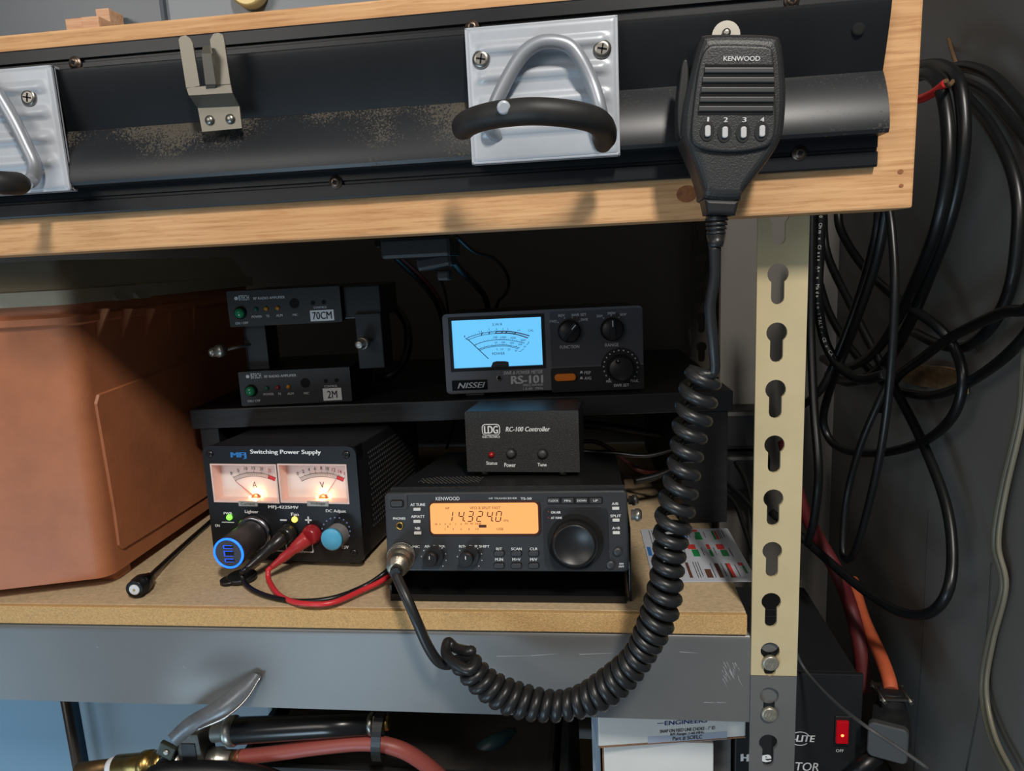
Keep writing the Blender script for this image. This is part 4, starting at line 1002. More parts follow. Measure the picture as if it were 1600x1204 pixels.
# right-hand panels
def R2(x0, y0, x1, y1, r=0., d0=-.0044, d1=-.0038, n=.004, rnd=0.):
    r_ = F.rect(x0, y0, x1, y1, n); return MB().prism(rrect(*r_, r) if r else rc(r_), d0, d1, rnd=rnd)
R2(860, 484, 1004, 570).build('control_panel', rsd, t)
R2(861, 572, 1006, 610, .002, -.0046).build('lower_panel', mat('rs_black', srgb(26, 26, 28), .5), t)
u, v = F.uv(969.5, 573, .005); MB().prism(disc(u, v, .0183, 40), -.0048, -.0040).build('dial_plate', mat('rs_black', srgb(26, 26, 28), .5), t)
def F_knob(px, py, rpx, h, name, m_, mark_a=None):
    u, v = F.uv(px, py, .004 + h * .5); r_ = F.size(px, py, 2 * rpx, 2 * rpx, .004 + h * .5)[0] / 2
    o_ = MB().lathe([(0, r_), (.0008, r_), (.001, r_ * .94), (h, r_ * .9), (h + .0008, r_ * .82), (h + .0008, .0002)], (u, -.0046, v), (0, -1, 0), 36).build(name, m_, t)
    if mark_a is not None:
        a = rad(mark_a); Mx = Matrix.Translation((u, -.0046 - h - .0008, v)) @ Matrix.Rotation(-a, 4, 'Y')
        MB().box((-r_ * .85, -.0028, -r_ * .2), (r_ * .85, .0, r_ * .2), Mx, bev=.0004).build('grip_bar', m_, o_)
        MB().box((r_ * .28, -.0032, -.0004), (r_ * .8, -.0028, .0004), Mx).build('pointer_mark', white_ink, o_)
    return o_, u, v, r_
kn = mat('rs_knob', srgb(28, 28, 31), .4)
F_knob(889.5, 517.5, 18, .006, 'function_knob', kn, 48); F_knob(956.5, 514.5, 18.5, .006, 'range_knob', kn, 91)
o_, u, v, r_ = F_knob(970, 575, 21.5, .010, 'set_knob', kn)
MB().prism(disc(u - r_ * .25, v + r_ * .55, .0022, 16), -.0158, -.0154).build('finger_dimple', darkhole, o_)
MB().prism(disc(u - r_ * .25, v + r_ * .62, .0006, 10), -.0161, -.0157).build('pointer_mark', white_ink, o_)
R2(866.5, 583, 900, 594.5, .0033, -.0075, -.0045, rnd=.001).build('orange_button', mat('orange_plastic', srgb(236, 128, 30), .45), t)
u, v = F.uv(780, 590.5, .004); MB().lathe([(0, .0026), (.0006, .0026), (.0006, .0018)], (u, -.004, v), (0, -1, 0), 18).build('zero_screw', chrome, t)
MB().prism(disc(u, v + .0003, .0019, 14), -.0048, -.0044).build('screw_hole', darkhole, t)
r_ = F.rect(706.5, 593.5, 761, 609, .004); bd = MB().prism(rc(r_), -.0050, -.0038).build('name_badge', mat('badge_black', srgb(10, 10, 11), .15), t)
mb = MB(); F.text(mb, 'NISSEI', 736.5, 601.5, 43, 8.6, .0052, bold=.03, shear=.3); mb.build('badge_letters', mat('silver_ink', srgb(200, 200, 200), .35, .6), bd)
mb = MB(); rsi = mat('rs_ink', srgb(205, 208, 212), .6)
F.text(mb, 'SWR & POWER METER', 817, 581.5, 61, 5.6, .0041, bold=.03, shear=.25)
F.text(mb, 'RS-101', 823.5, 592.5, 49, 12.5, .0041, bold=.05)
F.text(mb, 'FREQ RANGE', 833, 601.2, 31, 4, .0041, bold=.02); F.text(mb, '1.8-60   MHz', 833, 606.4, 31, 3.8, .0041, bold=.02)
for s_, cx, cy, ww, hh in (('FWD', 864.5, 501.8, 10.5, 4), ('REV', 877.5, 492.6, 10, 4), ('SWR SET', 904.5, 491.5, 23, 4.2), ('SWR', 913, 499, 11.5, 4), ('30W', 937, 493.5, 9.5, 4), ('300W', 955.5, 489, 13, 4), ('3KW', 973.5, 491, 10.5, 4), ('FUNCTION', 890, 541.5, 30, 5), ('RANGE', 956, 538.5, 21, 5), ('PEP', 918, 582, 10, 4.6), ('AVG', 918.5, 590.5, 10.5, 4.6), ('MIN.', 951.5, 595.5, 9, 4), ('MAX.', 991.5, 594.5, 12.5, 4.2), ('SWR SET', 971, 601.5, 24, 4.4)):
    F.text(mb, s_, cx, cy, ww, hh, .0047, bold=.02)
for px, py in ((872, 503.5), (882, 496.5), (894, 496), (905.5, 501.5), (943, 496.5), (955, 492.5), (967, 495.5)): u, v = F.uv(px, py, .0045); mb.prism(disc(u, v, .00055, 8), -.0050, -.0045)
for k in range(18):
    a = rad(228 - k * 16.4); u, v = F.uv(969.8 + 26.6 * math.cos(a), 573 - 26 * math.sin(a), .005); mb.prism(disc(u, v, .0007, 8), -.0053, -.0048)
for a in ((906, 579.5, 911, 583), (906, 588.5, 911, 592)): r_ = F.rect(*a, .005); mb.prism([(r_[0], r_[1]), (r_[2], r_[1]), (r_[2] - .0007, r_[3]), (r_[0] + .0007, r_[3])], -.0050, -.0046)
mb.build('lettering', rsi, t)

# ================================================================== AMPLIFIERS
zA = ZR + .0016
pL = onZ(379, 634, zA); pR = onZ(551, 626, zA)
yawA = math.degrees(math.atan2(pR.y - pL.y, pR.x - pL.x)); WA = (pR - pL).length
F = Face(pL, yawA, 0)
ampm = mat('amp_black', srgb(36, 37, 38), .5, bump=.1, bscale=800)
ampi = mat('amp_ink', srgb(200, 202, 202), .6)
def amp(TL, TR, BR, BL, rows, lab, label, dd=.0):
    t = F.thing('radio_amplifier', label, 'amplifier', 'amplifiers in the stand')
    a = F.uv(*TL, -dd); b = F.uv(*TR, -dd); c = F.uv(*BR, -dd); d = F.uv(*BL, -dd)
    x0, x1 = (a[0] + d[0]) / 2, (b[0] + c[0]) / 2; z0, z1 = (c[1] + d[1]) / 2, (a[1] + b[1]) / 2
    MB().prism(rrect(x0, z0, x1, z1, .001, 2), dd - .001, dd + .001).build('front_panel', ampm, t)
    mb = MB().box((x0 + .0008, dd + .0012, z0 + .0004), (x1 - .0008, dd + .105, z1 - .0006), bev=.001)
    mb.build('case', mat('amp_case', srgb(26, 27, 28), .4), t)
    n = .001 - dd
    for (s_, cx, cy, ww, hh) in rows['text']: pass
    mb = MB()
    for (s_, cx, cy, ww, hh) in rows['text']:
        u, v = F.uv(cx, cy, n); q_ = F.size(cx, cy, ww, hh, n); text(mb, s_, u, v, q_[0], q_[1], y=-n - .0002, bold=.02)
    u, v = F.uv(*rows['logo'], n); mb.prism([(u + .0018 * math.cos(k * PI / 3), v + .0018 * math.sin(k * PI / 3)) for k in range(6)], -n - .0003, -n)
    mb.build('lettering', ampi, t)
    u, v = F.uv(*rows['sw'], n + .003)
    cl = MB().lathe([(0, .0058), (.001, .0058), (.001, .0046)], (u, -n, v), (0, -1, 0), 24).build('button_collar', darkhole, t)
    MB().lathe([(.0004, .0046), (.003, .0046), (.0045, .0036), (.005, .0004)], (u, -n, v), (0, -1, 0), 24).build('green_button', mat('green_button', srgb(24, 130, 84), .25), t)
    for (px, py, col, nm) in rows['leds']:
        u, v = F.uv(px, py, n); MB().lathe([(0, .0022), (.001, .002), (.0018, .0008)], (u, -n, v), (0, -1, 0), 14).build('indicator_lamp', mat(nm, col, .3), t)
    u, v = F.uv(*rows['mic'], n); MB().prism(disc(u, v, .0046, 20), -n - .0004, -n).build('mic_jack', darkhole, t)
    for dx in (0, 1):
        cxp, cyp = rows['tape'][0] + 4 + 17 * dx, rows['tape'][1] - 11 - dx; u, v = F.uv(cxp, cyp, n); MB().prism(disc(u, v, .0020, 12), -n - .0004, -n).build('side_jack', darkhole, t)
    r_ = F.rect(*rows['tape'], n); o_ = MB().prism(rc(r_), -n - .0006, -n - .0001).build('label_tape', mat('white_tape', srgb(226, 228, 226), .6), t)
    mb = MB(); cx = (rows['tape'][0] + rows['tape'][2]) / 2; cy = (rows['tape'][1] + rows['tape'][3]) / 2
    u, v = F.uv(cx, cy, n); q_ = F.size(cx, cy, rows['tape'][4] if len(rows['tape']) > 4 else 30, 11.5, n); text(mb, lab, u, v, q_[0], q_[1], y=-n - .0008, bold=.02); mb.build('tape_letters', inkm, o_)
    return x0, x1, z0, z1
g_, r__, o__ = srgb(24, 90, 66), srgb(140, 40, 44), srgb(180, 120, 40)
_rect = F.rect
F.rect = lambda a, b, c, d, *r: _rect(a, b, c, d, r[-1])
lowx = amp((372, 581), (546, 573), (551, 626), (379, 634), dict(text=[('BTECH', 400, 587, 16, 8), ('RF RADIO AMPLIFIER', 438, 587, 50, 4), ('POWER', 420, 615.5, 16, 3.6), ('TX', 437, 615, 5, 3.6), ('ALM', 454, 614.5, 10, 3.6), ('MIC', 479, 614, 8, 3.6), ('CONTROL', 517, 603, 21, 3.4), ('ON / OFF', 397, 626, 20, 3.8)],
    logo=(387, 588), sw=(391, 611), leds=[(417, 606, g_, 'led_g'), (434, 605, r__, 'led_r'), (451, 604, o__, 'led_o')], mic=(477, 598), tape=(505, 606, 534, 625, 15)), '2M', 'lower black amplifier labelled 2M standing on the riser')
hix = amp((352, 453), (530, 449), (536, 503), (362, 510), dict(text=[('BTECH', 381, 465, 16, 8), ('RF RADIO AMPLIFIER', 420.5, 465, 49, 4), ('POWER', 401.5, 494.5, 16, 3.6), ('TX', 418.5, 493.5, 5, 3.6), ('ALM', 436.5, 492.5, 10, 3.6), ('MIC', 461.5, 491.5, 8, 3.6), ('CONTROL', 500.5, 480, 21, 3.4), ('ON / OFF', 378, 504.5, 20, 3.8)],
    logo=(369, 466), sw=(374, 489), leds=[(400, 483, g_, 'led_g2'), (416, 482, o__, 'led_o'), (434, 481, o__, 'led_o')], mic=(460, 474), tape=(485, 484, 522, 501, 30)), '70CM', 'upper black amplifier labelled 70CM held over its twin', .0)
F.rect = _rect
tt = F.thing('amplifier_stand', 'black metal stand joining the two stacked amplifiers', 'stand')
zl1 = lowx[3] + .0032; zh0 = hix[2] - .0004
mb = MB(); xa = F.uv(378, 560)[0]; xb = F.uv(412, 560)[0]
mb.box((xa, .012, lowx[3] + .0002), (xa + .002, .10, zh0)); mb.box((xa, .012, lowx[3] + .0002), (xb, .014, zh0))
mb.build('side_plate', mat('stand_black', srgb(38, 40, 43), .35), tt)
mb = MB(); xc = F.uv(556, 540)[0]; xd = F.uv(598, 540)[0]
mb.box((xc + .001, .002, F.uv(570, 576)[1]), (xd, .05, F.uv(570, 490)[1]), bev=.001)
mb.build('connector_box', mat('stand_black', srgb(38, 40, 43), .35), tt)
mb = MB().box((hix[1] + .0008, .006, hix[2] + .002), (xd, .10, hix[3] - .001), bev=.001); mb.build('side_block', mat('amp_case', srgb(26, 27, 28), .4), tt)
def coax_plug(px, py, off, d2, label, flen=.016):
    u, v = F.uv(px, py, off); p = F.o + F.M @ Vector((u, -off, v))
    t = thing('coax_connector', label, 'connector', p)
    ax = (F.M @ Vector(d2)).normalized()
    MB().lathe([(-.004, .002), (0, .002), (0, .0058), (.0055, .0058), (.006, .0052), (.006, .0044), (.011, .0044), (.012, .0036), (.0125, .0036), (.0125, .0022)], (0, 0, 0), ax, 26).build('barrel', chrome, t)
    MB().lathe([(.0124, .0022), (.0126, .0010)], (0, 0, 0), ax, 16).build('insulator', mat('ptfe', srgb(220, 220, 215), .5), t)
    MB().lathe([(-flen, .0015), (-.0035, .0015)], (0, 0, 0), ax, 12).build('stem', chrome, t)
    return t
coax_plug(348, 547, .012, (-.55, -.82, -.05), 'nickel coax connector sticking out at the left of the amplifiers', .030)
coax_plug(570, 535, .006, (-.25, -.95, -.05), 'nickel coax connector at the right of the amplifiers', .008)

# ================================================================== cables helper
def cable(name, label, pts, r, m_=None, cat='cable', n=12, sub=7, group=None, mode='X'):
    P = []
    for p in pts:
        if mode == 'X': P.append(onX(p[0], p[1], p[2]))
        elif mode == 'Y': P.append(onY(p[0], p[1], p[2]))
        else: P.append(Vector(p))
    c = sum(P, Vector()) / len(P)
    o = MB().tube([p - c for p in catmull(P, sub)], r, n).build(name, m_ or blackc); o.location = c
    return tag(o, label, cat, group)
redc = mat('cable_red', srgb(70, 22, 22), .5)
# behind / over the riser
cable('amplifier_cable', 'black cable looping out of the right side of the amplifiers', [(585, 470, .27), (610, 476, .27), (632, 500, .26), (638, 530, .25), (632, 560, .25), (612, 585, .24), (590, 592, .24)], .0045, mode='Y')
cable('power_cable', 'black twin cable falling from under the pine beam left of the meter', [(590, 380, .06), (620, 405, .10), (655, 438, .16), (680, 470, .24), (692, 505, .30), (697, 560, .30)], .0028, mode='Y')
cable('power_cable', 'dull red cable falling beside the black one left of the meter', [(600, 378, .062), (628, 403, .10), (661, 434, .16), (686, 466, .24), (698, 500, .30), (701, 560, .30)], .0016, redc, mode='Y')
cable('thin_wire', 'thin wire dropping from the fuse block to behind the meter', [(675, 408, .10), (690, 440, .17), (698, 470, .25), (703, 520, .30)], .0013, mode='Y')
cable('meter_cable', 'thick black cable running from the fuse block down behind the meter', [(700, 398, .09), (722, 425, .14), (745, 447, .20), (760, 470, .26), (768, 520, .30)], .0032, mode='Y')
cable('meter_cable', 'thin red cable lying along the thick one behind the meter', [(698, 394, .088), (716, 414, .13), (735, 432, .18), (755, 458, .24), (768, 500, .29)], .0014, redc, mode='Y')
cable('looped_wire', 'thin black wire bowing outward above the meter', [(712, 368, .05), (740, 392, .10), (770, 402, .16), (788, 420, .22), (795, 440, .27), (790, 458, .27), (778, 472, .27), (772, 500, .28)], .0017, mode='Y')
base = onY(655, 378, .06)
t = thing('fuse_block', 'dark fuse block hanging under the pine beam above the meter', 'fuse block', base)
MB().box((-.028, -.01, -.012), (.026, .03, .004), bev=.003).build('housing', blackp, t)
MB().box((-.006, .0, -.022), (.022, .024, -.011), Matrix.Rotation(rad(-8), 4, 'Y'), bev=.003).build('terminal_cover', blackp, t)
MB().box((.012, .0, -.030), (.022, .012, -.022), bev=.002).build('clamp', blackp, t)
MB().box((-.02, .005, .004), (.02, .025, .1245 + .4005 - .4005 - (base.z - .26) - .0), bev=.002).build('hanger', blackp, t)
# power strip / small cables behind radio on the board
for k, (pts, r, m_) in enumerate([([(905, 662, .3), (960, 668, .3), (1010, 676, .3), (1060, 684, .3)], .005, None), ([(905, 690, .22), (930, 690, .22), (955, 702, .22), (1000, 735, .22), (1045, 738, .2)], .0022, redc),
                               ([(900, 704, .2), (960, 708, .2), (1010, 712, .2), (1060, 700, .2)], .0024, None), ([(990, 752, .2), (1030, 742, .2), (1075, 720, .2), (1090, 700, .2)], .004, None)]):
    cable('rear_cable', ['thick black coax crossing behind the controller box', 'thin reddish wire behind the controller box', 'thin black cable behind the radio top', 'black cable curving up behind the coiled cord'][k], pts, r, m_, mode='Y')
cable('hanging_wire', 'thin black wire hanging on the back wall between the power supply and controller', [(712, 640, .44), (708, 665, .45), (698, 700, .45), (690, 730, .44)], .002, mode='Y')
# printed writing on the thick coax
# wall adapters right of riser
c = onY(1172, 690, .40)
t = thing('wall_adapter', 'black plug adapter on the back wall just left of the tan post', 'adapter', (c.x, .47, c.z))
MB().box((-.03, -.03, -.022), (.028, .0195, .03), bev=.006).build('adapter_body', blackp, t)
MB().box((-.024, -.045, -.075), (.032, .0195, -.026), bev=.005).build('lower_plug', blackp, t)
for k, pts in enumerate([[(1150, 722, .34), (1163, 745, .32), (1173, 780, .28), (1180, 830, .22), (1184, 880, .16)], [(1135, 755, .30), (1155, 772, .28), (1172, 790, .26), (1190, 810, .24)], [(1130, 765, .27), (1150, 790, .25), (1165, 830, .2), (1178, 870, .15)]]):
    cable('adapter_cord', ['thickest black cord curving down beside the riser leg', 'black cord crossing toward the tan post', 'thin black cord low beside the riser leg'][k], pts, (.0034, .003, .0024)[k], mode='Y')

# ================================================================== LAMINATED CARD
cm = [onZ(1010, 826, .0012), onZ(1163, 824, .0012), onZ(1182, 912, .0012), onZ(1021, 908, .0012)]
base = Vector((cm[0].x, cm[0].y, 0)); ex = (cm[1] - cm[0]); ang = math.atan2(ex.y, ex.x)
F = Face((cm[3].x, cm[3].y, .0003), math.degrees(ang), -90)   # panel lying flat: z of the frame runs away from the camera
F.M = Matrix.Rotation(ang, 3, 'Z') @ Matrix(((1, 0, 0), (0, 0, 1), (0, -1, 0))); F.I = F.M.inverted()
cw = .080; chh = (cm[0] - cm[3]).length
t = F.thing('laminated_chart', 'laminated band chart with red and green bars lying behind the coiled cord', 'chart')
MB().prism(rrect(0, 0, cw, chh, .002), -.0006, .0).build('sheet', mat('laminate', srgb(196, 200, 210), .25, coat=.5), t)
def cards(name, m_, rects, par=t):
    mb = MB()
    for x0, z0, x1, z1 in rects: mb.prism([(x0 * cw, z0 * chh), (x1 * cw, z0 * chh), (x1 * cw, z1 * chh), (x0 * cw, z1 * chh)], -.0008, -.0006)
    mb.build(name, m_, par)
cards('green_bars', mat('chart_green', srgb(30, 130, 70), .4), [(.60, .76, .66, .92), (.585, .76, .60, .84), (.79, .76, .815, .94), (.49, .43, .56, .56), (.67, .43, .70, .56), (.79, .43, .86, .55), (.36, .44, .385, .58), (.93, .13, .955, .26)])
cards('red_bars', mat('chart_red', srgb(206, 60, 56), .4), [(.56, .93, .64, .97), (.82, .76, .845, .94), (.46, .57, .545, .66), (.665, .57, .70, .66), (.77, .56, .85, .66), (.90, .26, .95, .31), (.79, .06, .82, .30)])
cards('brown_bars', mat('chart_brown', srgb(96, 60, 48), .5), [(.37, .06, .40, .32), (.54, .06, .60, .20), (.66, .06, .70, .30), (.77, .06, .79, .30)])
cards('blue_bars', mat('chart_blue', srgb(50, 110, 180), .5), [(.02, .45, .06, .62), (.455, .82, .48, .96), (.49, .80, .51, .94)])
mb = MB()
random.seed(3)
for (x, z0, z1) in [(.09, .66, .97), (.12, .66, .97), (.15, .70, .97), (.41, .72, .97), (.39, .72, .97), (.43, .75, .97), (.53, .80, .93), (.70, .80, .93), (.86, .78, .95), (.88, .78, .96), (.91, .8, .95), (.41, .45, .6), (.60, .45, .6), (.73, .45, .6), (.89, .42, .58), (.45, .06, .33), (.475, .06, .33), (.50, .08, .33), (.62, .06, .3), (.73, .08, .3), (.86, .08, .28)]:
    mb.prism([(x * cw, z0 * chh), ((x + .006) * cw, z0 * chh), ((x + .006) * cw, z1 * chh), (x * cw, z1 * chh)], -.0008, -.0006)
mb.build('print_lines', inkm, t)

# ================================================================== HAND MICROPHONE
Yb, Yf_ = -.0580, -.0860
base = Vector((-.031, -.0575, .276))
t = thing('hand_microphone', 'black hand microphone with coiled cord hanging on the rail', 'microphone', base)
micm = mat('mic_black', srgb(40, 41, 42), .42, bump=.25, bscale=1200); micd = mat('mic_dark', srgb(30, 31, 32), .38)
def mp(px, py, y_): p = onY(px, py, y_) - base; return (p.x, p.z)
def smooth_poly(pts, n=4):
    n = max(n, 4)
    P = [Vector((a, b, 0)) for a, b in pts]; N_ = len(P); out = []
    for i in range(N_):
        a, b, c, d = P[i - 1], P[i], P[(i + 1) % N_], P[(i + 2) % N_]
        for k in range(n):
            s_ = k / n; v = .5 * ((2 * b) + (c - a) * s_ + (2 * a - 5 * b + 4 * c - d) * s_ * s_ + (3 * b - a - 3 * c + d) * s_ ** 3); out.append((v.x, v.y))
    return out
body = [(1092, 66), (1100, 58), (1150, 57), (1205, 59), (1217, 68), (1222, 100), (1225, 150), (1222, 200), (1214, 226), (1195, 256), (1172, 285), (1156, 306), (1150, 316), (1100, 314), (1095, 300), (1085, 268), (1072, 238), (1064, 215), (1066, 175), (1075, 130), (1084, 90)]
mb = MB().prism(smooth_poly([mp(a, b, -.078) for a, b in body], 3), -.086 - base.y, -.0602 - base.y, rnd=.006, seg=5, scale=True); mb.build('shell', micm, t, shade=False)
inner = [(1105, 74), (1125, 70), (1180, 71), (1203, 74), (1209, 90), (1212, 150), (1212, 200), (1206, 222), (1190, 232), (1150, 238), (1110, 236), (1088, 228), (1080, 212), (1084, 160), (1093, 100)]
fp = MB().prism(smooth_poly([mp(a, b, -.088) for a, b in inner], 3), -.0885 - base.y, -.0855 - base.y, rnd=.0014, seg=3, scale=True).build('front_plate', micm, t)
mb = MB()
for y, xl, xr in ((103, 1101, 1209), (117, 1099, 1210), (133, 1096, 1210), (148, 1093, 1210), (163, 1092, 1209), (177, 1090, 1208)):
    mb.prism([mp(xl, y + 2.4, -.0885), mp(xr, y + 2.4, -.0885), mp(xr, y - 2.4, -.0885), mp(xl, y - 2.4, -.0885)], -.0887 - base.y, -.0880 - base.y)
mb.build('grille_slots', darkhole, t)
mb = MB()
for y, xl, xr in ((110, 1100, 1209), (125, 1097, 1210), (140.5, 1095, 1210), (155.5, 1093, 1209), (170, 1091, 1208)):
    mb.prism([mp(xl, y + 4.6, -.0885), mp(xr, y + 4.6, -.0885), mp(xr, y - 4.6, -.0885), mp(xl, y - 4.6, -.0885)], -.0896 - base.y, -.0884 - base.y, rnd=.0006)
mb.build('grille_bars', mat('mic_bar', srgb(58, 59, 60), .4), t)
mb = MB()
def mtext(s_, cx, cy, ww, hh, yy=-.0888, **k):
    u, v = mp(cx, cy, yy); a = mp(cx - ww / 2, cy, yy); b = mp(cx + ww / 2, cy, yy); c = mp(cx, cy - hh / 2, yy); d = mp(cx, cy + hh / 2, yy)
    text(mb, s_, u, v, b[0] - a[0], c[1] - d[1], y=yy - .0001 - base.y, rot=math.atan2(b[1] - a[1], b[0] - a[0]), **k)
mtext('KENWOOD', 1159, 91.5, 57, 7.5, bold=.02)
for s_, x, y in (('1', 1106.5, 186.5), ('2', 1134, 187), ('3', 1163, 187), ('4', 1191, 187)): mtext(s_, x, y, 6 if s_ != '1' else 3, 7.5, bold=0 if s_ == '1' else .03)
mb.build('lettering', mat('mic_ink', srgb(200, 200, 198), .5), t)
for x, y in ((1105, 205), (1132, 207), (1161, 207), (1190, 205)):
    u, v = mp(x, y, -.0888); MB().prism([(u + .0036 * math.cos(a), v + .0048 * math.sin(a)) for a in [2 * PI * k / 18 for k in range(18)]], -.0890 - base.y, -.0884 - base.y).build('button_recess', micd, t)
    MB().prism(rrect(u - .0013, v - .0028, u + .0016, v + .0028, .0012), -.0902 - base.y, -.0889 - base.y, rnd=.0005).build('key', mat('mic_key', srgb(190, 190, 190), .4), t)
a = [mp(*p, -.072) for p in ((1064, 102), (1072, 100), (1074, 130), (1068, 175), (1066, 215), (1058, 214), (1056, 175), (1060, 130))]
MB().prism(smooth_poly(a, 2), -.079 - base.y, -.064 - base.y, rnd=.001).build('talk_key', micd, t)
a = [mp(*p, -.078) for p in ((1098, 312), (1152, 314), (1146, 337), (1103, 336))]
MB().prism(a, -.0845 - base.y, -.066 - base.y, rnd=.002).build('collar', micd, t)
P0 = onY(1120, 334, -.075); P1 = onY(1118, 386, -.075)
sr = MB(); L_ = (P1 - P0).length
pf = [(0, .0056)]
for k in range(4): d = .002 + k * L_ * .13; pf += [(d, .0058 - k * .0003), (d + .0016, .0062 - k * .0003), (d + .0018, .0046), (d + .0026, .0046)]
pf += [(L_ * .62, .0052), (L_ * .96, .0040), (L_, .0036)]
sr.lathe(pf, P0 - base, P1 - P0, 24).build('strain_relief', micd, t)
o_ = MB().lathe([(0, .0075), (.001, .0075)], onY(1134, 56, -.0535) - base, (0, -1, 0), 26).build('hanger_washer', chrome, t)
MB().lathe([(.001, .0024), (.003, .0022), (.0034, .001)], onY(1134, 53, -.0545) - base, (0, -1, 0), 12).build('hanger_screw', steel, t)
# coiled cord
guide = [(1116, 384, -.075), (1117, 430, -.074), (1110, 480, -.072), (1115, 540, -.070), (1116, 580, -.066)]
coilc = [(1099, 582, -.058), (1088, 630, -.056), (1079, 670, -.055), (1070, 723, -.055), (1060, 775, -.055), (1050, 829, -.055), (1042, 899, -.054), (1034, 945, -.053), (1019, 985, -.051), (988, 1037, -.047), (936, 1082, -.044), (879, 1102, -.042), (815, 1095, -.042), (768, 1074, -.042), (738, 1048, -.042), (722, 1026, -.041)]
G = catmull([onY(*p) for p in coilc], 40)
HAND = -1
acc = [0]
for a, b in zip(G, G[1:]): acc.append(acc[-1] + (b - a).length)
total = acc[-1]
cord = [onY(*p) for p in guide]
RC_, rcw = .0079, .0037
turns = 38
def turn_at(f):      # share of the turns laid down by arc share f: loose at the top, tight below
    segs = [(.0, .0), (.29, 8.6), (.49, 15.8), (1., 38.)]
    for (f0, t0), (f1, t1) in zip(segs, segs[1:]):
        if f <= f1: return t0 + (t1 - t0) * (f - f0) / (f1 - f0)
    return 38.
H = []; u = None; steps = turns * 22; j = 0
for s_ in range(steps + 1):
    f_ = s_ / steps
    d = total * f_
    while j < len(acc) - 2 and acc[j + 1] < d: j += 1
    w2 = (d - acc[j]) / max(1e-9, acc[j + 1] - acc[j]); p = G[j].lerp(G[j + 1], w2); T_ = (G[min(j + 3, len(G) - 1)] - G[max(j - 3, 0)]).normalized()
    n1 = (Vector((0, -1, 0)) - T_ * (-T_.y)).normalized(); n2 = T_.cross(n1)
    a = HAND * 2 * PI * turn_at(f_) + PI * .5
    H.append(p + (n1 * math.cos(a) + n2 * math.sin(a)) * (RC_ + .0008 * math.sin(s_ * .037)))
start = H[0]; 
conn = onY(633, 868, .000)
tailp = [H[-1]] + [onY(*p) for p in ((712, 1012, -.030), (700, 1003, -.028), (697, 1020, -.036), (712, 1036, -.048), (734, 1046, -.053), (744, 1030, -.044), (716, 1030, -.034), (700, 1038, -.034), (684, 1032, -.036), (668, 1008, -.038), (652, 972, -.038), (636, 935, -.034), (622, 905, -.026), (618, 893, -.022))]
path = catmull(cord[:-1] + [cord[-1], (cord[-1] + start) / 2 + Vector((0.001, -.003, -.002))], 8)[:-1] + catmull([(cord[-1] + start) / 2 + Vector((0.001, -.003, -.002)), H[0]], 3)[:-1] + H[:-1] + catmull(tailp, 10)
MB().tube([p - base for p in path], rcw, 10, radii=[(.0032 if i < 40 else rcw) for i in range(len(path))]).build('coiled_cord', mat('cord_black', srgb(32, 33, 34), .38), t)
# metal microphone plug on the radio
F = Face((-.2652, .0038, .0302), .26, 8.0)
u, v = F.uv(628, 866, .0); p = F.o + F.M @ Vector((u, -.0006, v)); q_ = onY(619, 891, -.021)
ax = q_ - p; L_ = ax.length
pl = MB().lathe([(0, .0098), (.006, .0100), (.0062, .0086), (.0085, .0086), (.0087, .0094), (L_ * .50, .0094), (L_ * .52, .0080), (L_ * .60, .0080), (L_ * .61, .0086), (L_ * .78, .0080), (L_ * .79, .0062), (L_, .0054)], p - base, ax, rib=None, n=32).build('plug', mat('plug_nickel', srgb(176, 168, 152), .38, 1., bump=.3, bscale=700), t)
MB().lathe([(.0008, .0101), (.0009, .0104), (.0055, .0104), (.0056, .0101)], p - base, ax, rib=(36, .0005)).build('knurled_ring', chrome, pl)
MB().lathe([(0, .0044), (.006, .0040)], q_ - base - ax.normalized() * .001, ax, 14).build('plug_relief', blackr, pl)

